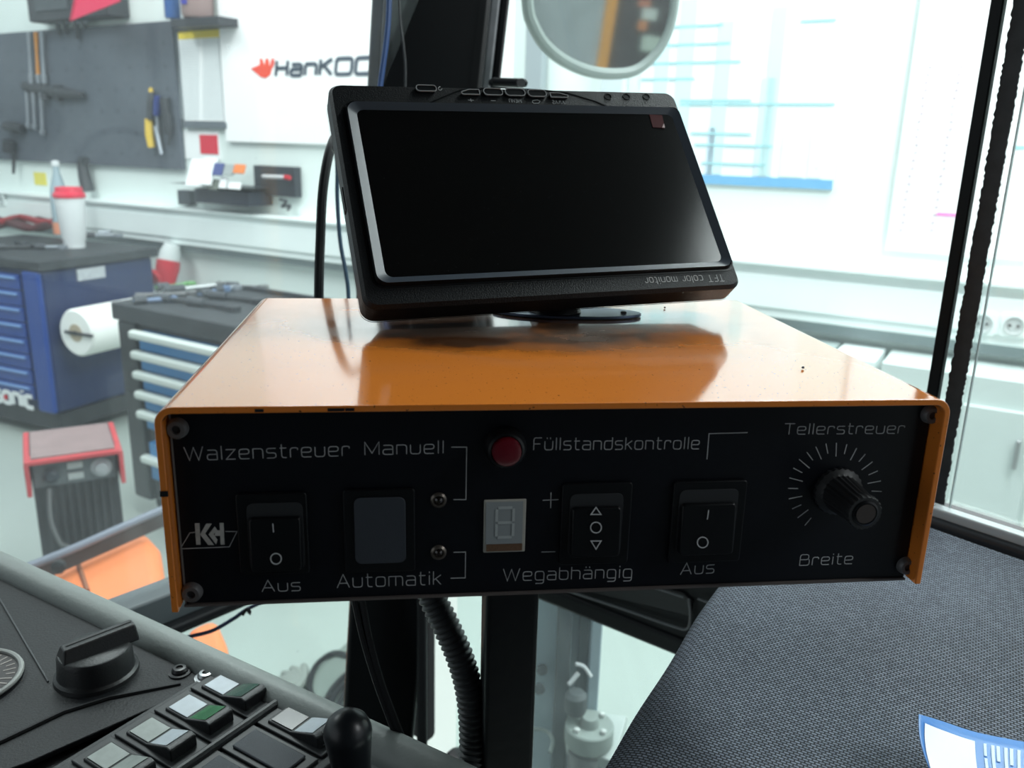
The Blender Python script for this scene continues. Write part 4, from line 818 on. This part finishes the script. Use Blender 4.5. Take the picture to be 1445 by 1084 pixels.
# rockers
def rocker(x0, y0, x1, y1, hx0, hy0, hx1, hy1, blank=False, lower=.35):
    a, b = pf(hx0, hy0), pf(hx1, hy1); w_, h_ = b.x-a.x, a.z-b.z; c = (a+b)/2; c.y = YP
    r = add('rocker_switch', MB().rrect(c, XF, UZ, w_, h_, .0012, NF*.0016), M_rock, box, bevel=.0004)
    a, b = pf(x0, y0, .002), pf(x1, y1, .002); w2, h2 = b.x-a.x, a.z-b.z; c2 = (a+b)/2; c2.y = YP-.0016
    if blank:
        add('rocker', MB().rrect(c2, XF, UZ, w2, h2, .0022, NF*.0006), M_slate, r, bevel=.0004)
    else:
        # see-saw key: top pressed in, a raised ledge then lower part leaning out
        add('well', MB().rrect(c2, XF, UZ, w2, h2, .0022, NF*.0003), mat('rocker_well', (.016, .018, .021), .6), r, bevel=.0001)
        A_ = rr(c2-UZ*h2*.09+NF*.0003, XF, UZ, w2*.96, h2*.80, .0016); B_ = [p+NF*(.0014+.0016*(.5-(p.z-c2.z)/h2)) for p in rr(c2-UZ*h2*.09, XF, UZ, w2*.90, h2*.76, .0014)]
        add('rocker', MB().loft(A_, B_), M_rock, r, bevel=.0004)
    return r, c2, w2, h2
def sym(r, pls, d=.0042):
    mb = MB()
    for pl_ in pls: mb.ribbon([Py(x, y, YP-d) for x, y in pl_], NF, .00035, .00015)
    add('symbol', mb, mat('symbol_white', (.62, .63, .64), .5), r)
def circ(x, y, r): return [(x+r*math.cos(2*math.pi*k/20), y+r*math.sin(2*math.pi*k/20)) for k in range(20)]+[(x+r, y)]
r, *_ = rocker(347, 711, 431, 803, 333, 695, 438, 806); sym(r, [[(385, 739), (386, 751)]]); sym(r, [circ(389.5, 788.5, 7.5)], .0050)
rocker(499, 703, 573, 794, 484, 690, 586, 803, blank=True)
r, *_ = rocker(805, 698, 875, 783, 793, 681, 884, 792); sym(r, [[(834, 726), (841, 716), (848, 726), (834, 726)]], .0040); sym(r, [circ(841, 744.5, 7.6)], .0043); sym(r, [[(834, 763.5), (848, 763.5), (841, 775), (834, 763.5)]], .0047)
r, *_ = rocker(960, 692, 1034, 780, 950, 678, 1041, 789); sym(r, [[(1000, 720), (998, 733)]]); sym(r, [circ(991.5, 765.5, 7.5)], .0048)
# LEDs
for x, y in ((619, 707), (619, 781)):
    c = pf(x, y, .001); l = add('led_bezel', MB().lathe(V((c.x, YP, c.z)), NF, [(.0027, 0), (.0027, .0006), (.0021, .0012), (.0017, .0012), (.0015, .0004)], 24), mat('led_brass', (.16, .14, .12), .35, metal=.7), box)
    add('led', MB().lathe(V((c.x, YP-.0004, c.z)), NF, [(.0014, 0), (.0013, .0006), (.0006, .0011)], 16), mat('led_dark', (.012, .008, .006), .15, coat=.5), l)
# red indicator lamp
c = pf(713, 631, .001); l = add('indicator_lamp', MB().lathe(V((c.x, YP, c.z)), NF, [(.0070, 0), (.0070, .0020), (.0066, .0030), (.0060, .0046), (.0052, .0050), (.0049, .0035)], 40), M_rock, box)
add('lens', MB().lathe(V((c.x, YP-.0030, c.z)), NF, [(.0048, 0), (.0048, .0030), (.0045, .0038), (.0030, .0043), (.0001, .0044)], 36), mat('lens_red', (.13, .0015, .010), .3, coat=.3), l)
# seven segment window
a, b = pf(683, 705), pf(740, 777); c = (a+b)/2; w_, h_ = b.x-a.x, a.z-b.z
dw = add('display_window', MB().rrect(V((c.x, YP, c.z)), XF, UZ, w_, h_, .0004, NF*.0008), mat('display_bezel', (.48, .47, .42), .5), box, bevel=.0002)
add('display_face', MB().box(V((c.x-.0002, YP-.0009, c.z+h_*.07)), V((w_*.88, 0, 0)), V((0, .0004, 0)), V((0, 0, h_*.80))), mat('display_grey', (.30, .33, .34), .5), dw)
add('display_base', MB().box(V((c.x, YP-.0010, c.z-h_*.40)), V((w_*.86, 0, 0)), V((0, .0006, 0)), V((0, 0, h_*.13))), mat('display_rust', (.14, .075, .04), .7, noise=.5, nscale=800), dw)
X0, X1, Z1, Z0, ZM = c.x-w_*.20, c.x+w_*.20, c.z+h_*.36, c.z-h_*.20, c.z+h_*.08; k = .0009
for A_, B_ in (((X0, Z1), (X1, Z1)), ((X0, ZM), (X1, ZM)), ((X0, Z0), (X1, Z0)), ((X0, Z1), (X0, ZM)), ((X1, Z1), (X1, ZM)), ((X0, ZM), (X0, Z0)), ((X1, ZM), (X1, Z0))):
    a_, b_ = V((A_[0], YP-.0011, A_[1])), V((B_[0], YP-.0011, B_[1])); t_ = (b_-a_).normalized()*k*.5; add('segment', MB().ribbon([a_+t_, b_-t_], NF, k, .0002), mat('segment_pale', (.46, .50, .50), .5), dw)
# rotary knob
c = pf(ctk[0]+3, ctk[1]+1, .0); kb = add('width_knob', MB().lathe(V((c.x, YP, c.z)), NF, [(.0088, 0), (.0088, .0016), (.0074, .0024), (.0068, .0030), (.0058, .0150), (.0062, .0185), (.0058, .0195), (.0044, .0195)], 48, flute=.05), mat('knob_charcoal', (.014, .015, .017), .5), box)
add('knob_cap', MB().lathe(V((c.x, YP-.0192, c.z)), NF, [(.0046, 0), (.0045, .0006), (.0038, .0009), (.0036, .0005)], 28), M_rock, kb); add('knob_insert', MB().lathe(V((c.x, YP-.0194, c.z)), NF, [(.0034, 0), (.0034, .0006)], 24), mat('insert_brown', (.04, .03, .027), .5), kb)

# ------------------------------------------------------------------ monitor
TL, TR, BR, BL = (V(p) for p in ((-.0365, .4283, .0253), (.1410, .4681, .0291), (.1599, .3928, -.0638), (-.0177, .3531, -.0676)))
mx = ((TR-TL)+(BR-BL)).normalized(); my = ((TL-BL)+(TR-BR)); my = (my-mx*my.dot(mx)).normalized(); mz = mx.cross(my)  # towards viewer
MW, MH = .1835, .121; mcn = (TL+TR+BR+BL)/4
plate_c = Pz(800, 438, BZT+.002)
mo = thing('tft_monitor', 'upside down black flat screen monitor standing on the orange box', 'monitor', V((mcn.x, mcn.y+.02, BZT)))
pm = lambda x, y, d=0.: Pp(x, y, mcn+mz*d, mz)
M_mon = mat('monitor_shell_black', (.006, .007, .0085), .42, spec=.3, bump=.25, bscale=1500)
def mrr(w_, h_, r, z, dx=0, dy=0): return rr(mcn+mx*dx+my*dy+mz*z, mx, my, w_, h_, r, 6)
DPT = .019
mb = MB(); mb.rings([mrr(MW*.90, MH*.86, .004, -DPT-.006), mrr(MW*.97, MH*.97, .006, -DPT*.8), mrr(MW, MH, .006, -DPT*.62), mrr(MW, MH, .006, -DPT*.60), mrr(MW, MH, .006, -.0018), mrr(MW-.003, MH-.003, .005, 0)])
add('housing', mb, M_mon, mo)
# seam groove
mb = MB(); mb.rings([mrr(MW+.0006, MH+.0006, .006, -DPT*.62-.0004), mrr(MW+.0006, MH+.0006, .006, -DPT*.62+.0002)], caps=False); add('seam', mb, M_rubber, mo)
# bezel step and screen
a = pm(485, 150); sc_c = [pm(x, y) for x, y in ((487, 150), (950, 153), (1036, 378), (534, 403))]
to2 = lambda p: ((p-mcn).dot(mx), (p-mcn).dot(my))
qs = [to2(p) for p in sc_c]; L0 = (qs[0][0]+qs[3][0])/2; R0 = (qs[1][0]+qs[2][0])/2; T0 = (qs[0][1]+qs[1][1])/2; B0 = (qs[2][1]+qs[3][1])/2
fw, fh, fx, fy = R0-L0, T0-B0, (L0+R0)/2, (T0+B0)/2
M_bez = mat('bezel_gloss_black', (.006, .007, .0085), .30, spec=.35)
def frame(w1, h1, w2, h2, z1, z2, r1=.005, r2=.0035):
    A_, B_ = mrr(w1, h1, r1, z1, fx, fy), mrr(w2, h2, r2, z2, fx, fy); mb = MB(); mb.rings([A_, B_, [p-mz*.003 for p in B_], [p-mz*.003 for p in A_]], close=True); return mb
add('bezel_groove', frame(fw+.003, fh+.003, fw+.0015, fh+.0015, .0003, .0003), M_bez, mo)
add('bezel_rim', frame(fw+.0014, fh+.0014, fw, fh, .0009, .0022), M_bez, mo)
add('bezel_chamfer', frame(fw, fh, fw-.0084, fh-.0070, .0022, .0005), mat('chamfer_blue_black', (.05, .062, .08), .3), mo)
add('screen', MB().prism(mrr(fw-.0080, fh-.0066, .002, .0001, fx, fy), mz*.0004), mat('screen_dark_glass', (.0035, .0036, .0037), .16, spec=.5), mo)
# dust specks on the screen
mb = MB(); rs = random.Random(3)
for i in range(150):
    u, v_ = rs.uniform(-.46, .46)*fw, rs.uniform(-.45, .45)*fh; sz = rs.uniform(.00010, .00022)
    mb.prism([mcn+mx*(fx+u)+my*(fy+v_)+mz*.0005, mcn+mx*(fx+u+sz)+my*(fy+v_+sz*.4)+mz*.0005, mcn+mx*(fx+u)+my*(fy+v_+sz)+mz*.0005], mz*.00006)
add('dust', mb, mat('dust_grey', (.13, .14, .15), .9), mo, kind='stuff')
# sticker
P = [pm(x, y, .0005) for x, y in ((916, 162), (934, 163), (938, 181), (921, 180))]
st = add('red_sticker', MB().prism(P, mz*.0003), mat('sticker_dark_red', (.065, .008, .010), .6, spec=.1), mo)
add('sticker_curl', MB().prism([pm(x, y, .0008) for x, y in ((936.5, 175), (938, 181), (934, 180.5))], mz*.0004), mat('sticker_pink', (.55, .40, .40), .5), st)
# buttons
def button(x, y, wpx, hpx, shape='pill'):
    c = pm(x, y); a = pm(x-wpx/2, y); b = pm(x+wpx/2, y); w_ = (b-a).length; h_ = (pm(x, y-hpx/2)-pm(x, y+hpx/2)).length
    if shape == 'pill': pts = rr(c, mx, my, w_, h_, h_*.42)
    elif shape == 'l': pts = [c+mx*u*w_+my*v_*h_ for u, v_ in ((.5, .5), (-.05, .5), (-.48, .05), (-.5, -.25), (-.42, -.45), (.5, -.45))]
    else: pts = [c+mx*u*w_+my*v_*h_ for u, v_ in ((-.5, .5), (.05, .5), (.5, .0), (.5, -.3), (.42, -.45), (-.5, -.45))]
    bt = add('button', MB().prism(pts, mz*.0012), M_bez, mo, bevel=.0003)
    add('button_rim', MB().ribbon([p+mz*.0009 for p in pts]+[pts[0]+mz*.0009], mz, .00035, .0006), mat('rim_chrome', (.35, .36, .37), .3), bt)
button(601, 127, 28, 8); button(663, 132.5, 25, 7, 'l'); button(695, 132, 26, 9); button(726, 132.5, 27, 9.5); button(757, 134, 25, 9); button(788, 137, 24, 6, 'r')
for x in (858, 884, 912): add('sensor_hole', MB().lathe(pm(x, 136.5), mz, [(.0021, 0), (.0021, .0003), (.0017, .0003), (.0015, -.0003)], 20), M_rock, mo)
M_inkm = mat('monitor_print', (.60, .61, .62), .6)
def mword(s, start, end, ytop, lw, nm='print'):   # upside-down print: runs right to left in the picture
    a = pm(*start); b = pm(*end); h = abs((pm(start[0], ytop)-a).dot(my)); return add(nm, text(s, a, (b-a).normalized(), -my, mz, h, (b-a).length, lw, .00012, gap=.4), M_inkm, mo)
mword('TFT color monitor', (1019, 387.5), (909, 392), 397, .00028, 'lettering')
mword('MENU', (735, 140.5), (718, 139.8), 145, .0002); mword('V1/V2', (796, 142.5), (779, 141.8), 147, .0002); mword('+', (668, 139.5), (660, 139.2), 145, .0003); mword('-', (699, 140), (692, 139.8), 146, .0003)
add('print', MB().ribbon([pm(x, y) for x, y in ((752, 142), (758, 141), (762, 143), (760, 146), (753, 146), (751, 144), (752, 142))], mz, .00022, .00012), M_inkm, mo)
add('print', MB().ribbon([pm(621+2.6*math.cos(k*.7), 125+2.6*math.sin(k*.7)) for k in range(8)], mz, .0002, .00012), M_inkm, mo)
# button bay outline
add('control_bay', MB().ribbon([pm(x, y, .0) for x, y in ((560, 150), (600, 148), (632, 134), (650, 127), (700, 124), (760, 127), (800, 131), (840, 143), (860, 152))], mz, .0005, .0003), M_bez, mo)
add('side_slot', MB().box(mcn-mx*(MW/2+.0001)-my*.002-mz*.006, mx*.0006, my*.012, mz*.004), M_rubber, mo)
# foot: disc plate, stalk
lx = (Pz(905, 441, BZT+.002)-plate_c); lx.z = 0; la = lx.length; lx.normalize(); ly = V((-lx.y, lx.x, 0)); pc0 = V((plate_c.x, plate_c.y, BZT+.0003))
add('foot_plate', MB().prism([pc0+lx*la*math.cos(k*math.pi/24)+ly*.014*math.sin(k*math.pi/24) for k in range(48)], UZ*.0014), mat('plate_steel_blue', (.10, .13, .20), .3, metal=.6), mo, bevel=.0004)
add('plate_screw', MB().lathe(V((*Pz(880, 441, BZT+.002).xy, BZT+.0016)), UZ, [(.0015, 0), (.0015, .0008), (.001, .001)], 10), M_dsteel, mo)
bk = mcn-mz*(DPT+.004)-my*.02
add('stalk', MB().tube([V((plate_c.x-.006, plate_c.y, BZT+.002)), V((plate_c.x-.006, plate_c.y, BZT+.012)), bk-mz*.004, bk+mz*.003], [.013, .009, .008, .012], 16), M_black, mo)
# crumbs on the lid
for x, y, lab in ((938, 435, 'dark crumb on the orange lid right of the foot plate'), (1133, 520, 'small dark fibre on the right of the orange lid')):
    c = Pz(x, y, BZT+.0003); add('crumb', MB().lathe(c, UZ, [(.0004, 0), (.0006, .0003), (.0003, .0008)], 7), M_dgr, None, label=lab, cat='crumb')

# ------------------------------------------------------------------ fabric mat and its seat, leaflet
ZM_ = -.236
dS = dR; base_pts = [Pz(1047, 815, ZM_), Pz(866, 1084, ZM_)]
e = (base_pts[1]-base_pts[0]); near = base_pts[0]+e*1.7; 
rt0 = cR+dR*.30-nR*.02; rt0 = V((rt0.x, rt0.y, ZM_)); rt1 = cR+dR*.93-nR*.02; rt1 = V((rt1.x, rt1.y, ZM_))
NU, NV = 60, 44
bm = bmesh.new(); grid = []; rs = random.Random(11)
far_in = cR+dR*.42-nR*.035
pA, pB, pC, pD = base_pts[0]+V((-.0, .02, 0)), V((*(cR+dR*.415-nR*.022).xy, ZM_)), V((*(cR+dR*.95-nR*.022).xy, ZM_)), near
for j in range(NV+1):
    row = []
    for i in range(NU+1):
        u, v_ = i/NU, j/NV
        p = (pA.lerp(pB, u)).lerp(pD.lerp(pC, u), v_)
        p = p + V((1, .2, 0))*(.0010*math.sin(v_*9+1)+.0006*math.sin(v_*23))*(1-u)
        ed = min(u*NU/3, 1); p.z = ZM_-.006*(1-ed)**2+.0022*math.sin(u*6+v_*3)+.0016*math.sin(v_*11-u*4)
        row.append(bm.verts.new(p))
    grid.append(row)
for j in range(NV):
    for i in range(NU): bm.faces.new((grid[j][i], grid[j][i+1], grid[j+1][i+1], grid[j+1][i]))
g = MB(); g.bm.free(); g.bm = bm
seat = thing('passenger_seat', 'charcoal woven fabric covered seat cushion, lower right', 'seat', V((.32, .25, -1.1)))
o = add('cover', g, weave_mat(), seat); fix_up(o); md = o.modifiers.new('solid', 'SOLIDIFY'); md.thickness = .014; md.offset = -1
ci = lambda u, v_, dz: (pA.lerp(pB, u)).lerp(pD.lerp(pC, u), v_)+UZ*dz
add('cushion', MB().loft([ci(.16, .06, -.022), ci(.9, .06, -.022), ci(.9, .9, -.022), ci(.16, .9, -.022)], [ci(.45, .2, -.10), ci(.9, .2, -.10), ci(.9, .9, -.10), ci(.45, .9, -.10)]), M_rubber, seat, bevel=.006)
c = ci(.72, .5, 0); add('pedestal', MB().box(V((c.x, c.y, -.70)), V((.10, 0, 0)), V((0, .14, 0)), V((0, 0, .84))), M_black, seat, bevel=.006)

zl = ZM_+.0075
def lz(px, py, dz=0.): return Pz(px, py, zl+dz)
lo = thing('leaflet', 'blue and white printed leaflet lying on the woven seat cover', 'leaflet', lz(1330, 1060))
lp = [((1297, 1008), .014), ((1330, 1018), .006), ((1380, 1034), .002), ((1460, 1050), .002), ((1500, 1060), .002)]
bp_ = [((1312, 1084), .010), ((1330, 1120), .004), ((1400, 1150), .002), ((1470, 1160), .002), ((1520, 1170), .002)]
bm = bmesh.new(); R1 = [lz(x, y, d) for (x, y), d in lp]; R2 = [lz(x, y, d) for (x, y), d in bp_]
R1 = spline(R1, 5); R2 = spline(R2, 5); G = []
for k in range(9):
    t = k/8; G.append([bm.verts.new(a.lerp(b, t)-V((.0015, 0, 0))*math.sin(t*3.14)) for a, b in zip(R1, R2)])
for j in range(8):
    for i in range(len(R1)-1): bm.faces.new((G[j][i], G[j][i+1], G[j+1][i+1], G[j+1][i]))
g = MB(); g.bm.free(); g.bm = bm; GG = [[v.co.copy() for v in r_] for r_ in G]
o = add('sheet', g, mat('leaflet_blue', (.05, .22, .60), .35), lo); fix_up(o); md = o.modifiers.new('s', 'SOLIDIFY'); md.thickness = .0003
def SF(u, v_):
    x = u*(len(R1)-1); i = min(int(x), len(R1)-2); f = x-i
    return R1[i].lerp(R1[i+1], f).lerp(R2[i].lerp(R2[i+1], f), v_)-V((.0015, 0, 0))*math.sin(v_*3.14)+UZ*.0004
def patch(nm, u0, u1, v0, v1, m_, nu, nv):
    bm = bmesh.new(); Gp = [[bm.verts.new(SF(u0+(u1-u0)*i/nu, v0+(v1-v0)*j/nv)) for i in range(nu+1)] for j in range(nv+1)]
    for j in range(nv):
        for i in range(nu): bm.faces.new((Gp[j][i], Gp[j][i+1], Gp[j+1][i+1], Gp[j+1][i]))
    g = MB(); g.bm.free(); g.bm = bm; fix_up(add(nm, g, m_, lo))
patch('white_field', .07, .48, .14, .98, M_paper, 10, 8)
for u_, v0_, v1_ in ((.525, .14, .30), (.525, .33, .48), (.56, .14, .44), (.583, .14, .34), (.56, .47, .6), (.615, .14, .42), (.638, .14, .36), (.67, .14, .44)):
    patch('print_line', u_, u_+.014, v0_, v1_, mat('print_pale_blue', (.65, .85, .95), .5), 1, 4)

# ------------------------------------------------------------------ dashboard console, lower left
ZD = -.278
dq = lambda x, y, dz=0.: Pz(x, y, ZD+dz)
con = thing('dashboard_console', 'black dashboard console with grey edge trim, lower left', 'dashboard', dq(200, 1100))
edge_a, edge_b = dq(-140, 715), dq(700, 1140)
vd = (dq(428, 1038)-dq(331, 988)).normalized(); ud = (dq(227, 1054)-dq(331, 988)).normalized(); ud = (ud-vd*ud.dot(vd)).normalized()
ea = dq(0, 812); ev = (dq(600, 1100)-ea).normalized(); en = V((ev.y, -ev.x, 0)); en = en if en.y < 0 else -en
M_con = mat('console_black', (.008, .009, .011), .55, spec=.35, bump=.35, bscale=1200, noise=.25, nscale=60)
M_trim = mat('trim_grey_vinyl', (.24, .265, .255), .45, bump=.2, bscale=400, noise=.12, nscale=40)
body0 = ea-ev*.2; 
add('body', MB().prism([body0, ea+ev*.42, ea+ev*.42+en*.5, body0+en*.5], V((0, 0, -.06))), M_con, con, bevel=.003)
tube_pts = [ea+ev*t+UZ*.003-en*.002 for t in [-.2+.05*k for k in range(13)]]
add('edge_trim', MB().tube(tube_pts, .0100, 14), M_trim, con)
add('trim_flange', MB().prism([body0-en*.004+UZ*.001, ea+ev*.42-en*.004+UZ*.001, ea+ev*.42+en*.006+UZ*.001, body0+en*.006+UZ*.001], V((0, 0, .0025))), mat('trim_dark_line', (.03, .032, .034), .6), con)
# tray floor to the right of the rockers
P = [dq(x, y, .0015) for x, y in ((505, 1045), (560, 1070), (620, 1105), (560, 1150), (470, 1110))]
add('tray_liner', MB().prism(P, V((0, 0, .0015))), mat('tray_grey', (.22, .235, .235), .7, noise=.15, nscale=60), con)
# rear (gauge) panel slightly raised with a slant edge
P = [dq(x, y, .002) for x, y in ((-60, 780), (40, 826), (170, 885), (312, 950), (262, 985), (150, 1035), (40, 1084), (-90, 1130))]
gp = add('gauge_panel', MB().prism(P, V((0, 0, .003))), mat('gauge_panel_black', (.008, .0095, .012), .5, spec=.35, bump=.3, bscale=900), con, bevel=.0008)
add('panel_crease', MB().tube([dq(-5, 838, .0055), dq(68, 962, .0055)], .0005, 6), mat('crease', (.06, .065, .07), .5), gp)
add('shadow_gap', MB().tube([dq(-30, 1062, .0055), dq(90, 1005, .0055), dq(155, 985, .0055), dq(255, 966, .005)], .0012, 6), M_rubber, con)
# gauge
gc = dq(-52, 962, .006); rg_ = (dq(27, 955, .006)-gc).length
ga = thing('instrument_gauge', 'round instrument gauge with pale ring, cut by the left edge', 'gauge', gc)
add('face', MB().lathe(gc-UZ*.0005, UZ, [(rg_, 0), (rg_, .0012)], 48), mat('gauge_face', (.03, .025, .025), .5), ga)
add('ring', MB().tube([gc+UZ*.001+V((math.cos(a), math.sin(a), 0))*rg_ for a in [2*math.pi*k/48 for k in range(48)]], .0014, 8, close=True), mat('ring_grey', (.30, .31, .30), .4), ga)
for k in range(32):
    a = 2*math.pi*k/32; d_ = V((math.cos(a), math.sin(a), 0)); add('tick', MB().ribbon([gc+UZ*.0007+d_*rg_*.90, gc+UZ*.0007+d_*rg_*(.74 if k % 2 else .68)], UZ, .0007, .0002), mat('tick_pale', (.4, .36, .34), .6), ga)
# big rotary knob with pointer bar
kc = dq(137, 950, .005); rk_ = .0185
kn = thing('rotary_switch', 'large black rotary switch with a raised pointer bar', 'knob', kc)
M_kn = mat('knob_black', (.018, .020, .022), .42, bump=.15, bscale=900)
add('skirt', MB().lathe(kc, UZ, [(rk_*1.12, 0), (rk_*1.10, .002), (rk_*1.02, .003), (rk_, .004), (rk_*.97, .013), (rk_*.92, .0148), (rk_*.88, .0152)], 48), M_kn, kn)
p0, p1 = Pz(86, 927, kc.z+.018), Pz(186, 893, kc.z+.018); pd_ = (p1-p0).normalized(); pn_ = UZ.cross(pd_); cc2 = kc.copy(); 
ctr2 = kc+UZ*.014
mb = MB(); L1 = .0215; hw0, hw1 = .0048, .0036
A_ = [ctr2-pd_*rk_*.90-pn_*hw0*1.5, ctr2+pd_*L1-pn_*hw0*1.3, ctr2+pd_*L1+pn_*hw0*1.3, ctr2-pd_*rk_*.90+pn_*hw0*1.5]
B_ = [ctr2-pd_*rk_*.80-pn_*hw1+UZ*.007, ctr2+pd_*(L1-.001)-pn_*hw1+UZ*.009, ctr2+pd_*(L1-.001)+pn_*hw1+UZ*.009, ctr2-pd_*rk_*.80+pn_*hw1+UZ*.007]
mb.loft(A_, B_); add('pointer_bar', mb, M_kn, kn, bevel=.0012)
add('pointer_line', MB().ribbon([ctr2-pd_*rk_*.7+UZ*.00725, ctr2+pd_*(L1-.002)+UZ*.0091], UZ, .0006, .0002), mat('line_dark', (.004, .004, .004), .5), kn)
# screws on the dash
def dscrew(x, y, r, m_, label):
    c = dq(x, y, .005); t = thing('dash_screw', label, 'screw', c)
    add('washer', MB().lathe(c, UZ, [(r*1.35, 0), (r*1.35, .0008), (r*1.1, .0012)], 24), m_, t); add('head', MB().lathe(c+UZ*.0010, UZ, [(r, 0), (r*.98, .0012), (r*.75, .0024), (r*.42, .0026), (r*.40, .0012)], 24), m_, t)
    add('hex_socket', MB().lathe(c+UZ*.0023, UZ, [(r*.42, 0), (r*.42, .0005)], 6), mat('socket_hole', (.004, .004, .004), .6), t)
dscrew(254, 950, .0042, mat('screw_black', (.02, .02, .022), .35), 'black hex screw between rotary switch and bright screw'); dscrew(291, 957, .0044, M_steel, 'bright steel hex screw at the top of the rocker bank')
add('clamp_nub', MB().lathe(dq(305, 936, .006), UZ, [(.0042, 0), (.0046, .002), (.003, .005)], 12), M_rubber, None, label='black rubber nub on the grey trim above the bright screw', cat='plug')
# rocker bank frame
o0 = dq(331, 988, .003); gap_v = (dq(428, 1038, .003)-o0).length; pit = (dq(227, 1054, .003)-o0).length/2
def fr2(u, v_, dz=0.): return o0+ud*u+vd*v_+UZ*dz
add('bank_frame', MB().prism([fr2(-pit*.62, -.026), fr2(pit*5.2, -.026), fr2(pit*5.2, .075), fr2(-pit*.62, .075)], V((0, 0, .003))), mat('frame_black', (.024, .027, .030), .5, bump=.25, bscale=900), con, bevel=.001)
add('divider_bar', MB().tube([fr2(-pit*.56, gap_v/2+.0005, .0045), fr2(pit*5.2, gap_v/2+.0005, .0045)], .0026, 10), M_kn, con)
M_lw = mat('lens_white', (.62, .68, .74), .25, noise=.2, nscale=120, coat=.4); M_lg = mat('lens_green', (.01, .16, .04), .2, coat=.5); M_lgd = mat('lens_dark_green', (.012, .07, .04), .2, coat=.5)
M_lbr = mat('lens_smoke', (.13, .125, .125), .25, coat=.4); M_lt = mat('lens_dusty', (.36, .40, .38), .4, noise=.25, nscale=200)
def dswitch(iu, iv, top_m, bot_m, label, flip=False, blank=False):
    c = fr2(pit*iu, gap_v*iv, .003)
    t = thing('dash_switch' if not blank else 'blank_cover', label, 'switch', c, 'rocker switches on the dashboard')
    hu, hv = pit*.46, .0215
    add('socket', MB().prism([c-ud*hu-vd*hv, c+ud*hu-vd*hv, c+ud*hu+vd*hv, c-ud*hu+vd*hv], UZ*.0016), mat('switch_frame', (.022, .025, .028), .45), t, bevel=.0006)
    a, b = pit*.33, .0165
    if blank:
        add('cap', MB().prism([c-ud*a-vd*b+UZ*.0016, c+ud*a-vd*b+UZ*.0016, c+ud*a+vd*b+UZ*.0016, c-ud*a+vd*b+UZ*.0016], UZ*.0014), M_slate, t, bevel=.0008); return
    H = lambda v_: (.0030 if v_ < 0 else .0030+.0050*(v_/b)) if not flip else .0030+.0045*(-v_/b)*.5+.003*(v_ > 0)*(v_/b)
    prof_ = [(-b, H(-b)), (-b*.1, H(0)), (b*.82, .0078), (b, .0070)]
    low_ = [c-ud*a+vd*v_+UZ*.001 for v_, _ in prof_]
    ringA = [c-ud*a+vd*v_+UZ*h for v_, h in prof_]+[c-ud*a+vd*b*1.02+UZ*.001, c-ud*a-vd*b+UZ*.001]
    mb = MB(); mb.prism(ringA, ud*2*a); k_ = add('key', mb, M_kn, t, bevel=.0007)
    def lens(v0, v1, m_, nm):
        h0 = H(v0) if v0 <= 0 else .0030+(.0048)*(v0/(b*.82)); h1 = H(v1) if v1 <= 0 else .0030+(.0048)*(v1/(b*.82))
        e_ = .00012
        P = [c-ud*a*.86+vd*v0+UZ*(h0+e_), c+ud*a*.86+vd*v0+UZ*(h0+e_), c+ud*a*.86+vd*v1+UZ*(h1+e_), c-ud*a*.86+vd*v1+UZ*(h1+e_)]
        add(nm, MB().prism(P, UZ*.0004), m_, k_, bevel=.0002)
    lens(-b*.90, -b*.06, top_m, 'upper_lens'); lens(b*.02, b*.76, bot_m, 'lower_lens')
dswitch(0, 0, M_lw, M_lgd, 'dash rocker with white and dark green lens nearest the steel screw')
dswitch(1, 0, M_lw, M_lg, 'dash rocker with bright green stripe, second from the steel screw')
dswitch(2, 0, M_lt, M_lw, 'dash rocker with dusty lens and white end, third in the row')
dswitch(3, 0, M_lt, M_lt, 'dusty dash rocker cut by the bottom edge, fourth in the row')
dswitch(0, 1, M_lbr, M_lw, 'dash rocker with smoky brown and white lens beside the lever')
dswitch(1, 1, None, None, 'blank slate cover beside the smoky brown dash rocker', blank=True)
dswitch(2, 1, None, None, 'blank slate cover at the bottom edge of the lower switch row', blank=True)
# lever
lt_ = Pd(490, 1024, .330)
lv = thing('gear_lever', 'black lever with glossy rounded knob at the bottom centre', 'lever', dq(500, 1130))
kk = .42/F; dn = (dq(506, 1180)-lt_).normalized()
add('knob', MB().lathe(lt_-dn*.0045, dn, [(.0001, -.0015), (8*kk, -.0011), (16*kk, .0004), (23*kk, .0030), (26.5*kk, .0062), (27*kk, .0085), (25.5*kk, .0125), (22*kk, .024), (20.5*kk, .04), (19*kk, .052)], 36), mat('lever_gloss_black', (.008, .010, .013), .34), lv)
add('shaft', MB().tube([lt_+dn*.045, lt_+dn*.09], .004, 12), M_dsteel, lv); add('gaiter', MB().lathe(lt_+dn*.075, dn, [(.006, 0), (.010, .004), (.008, .008), (.012, .012), (.010, .016), (.015, .02)], 20), M_rubber, lv)
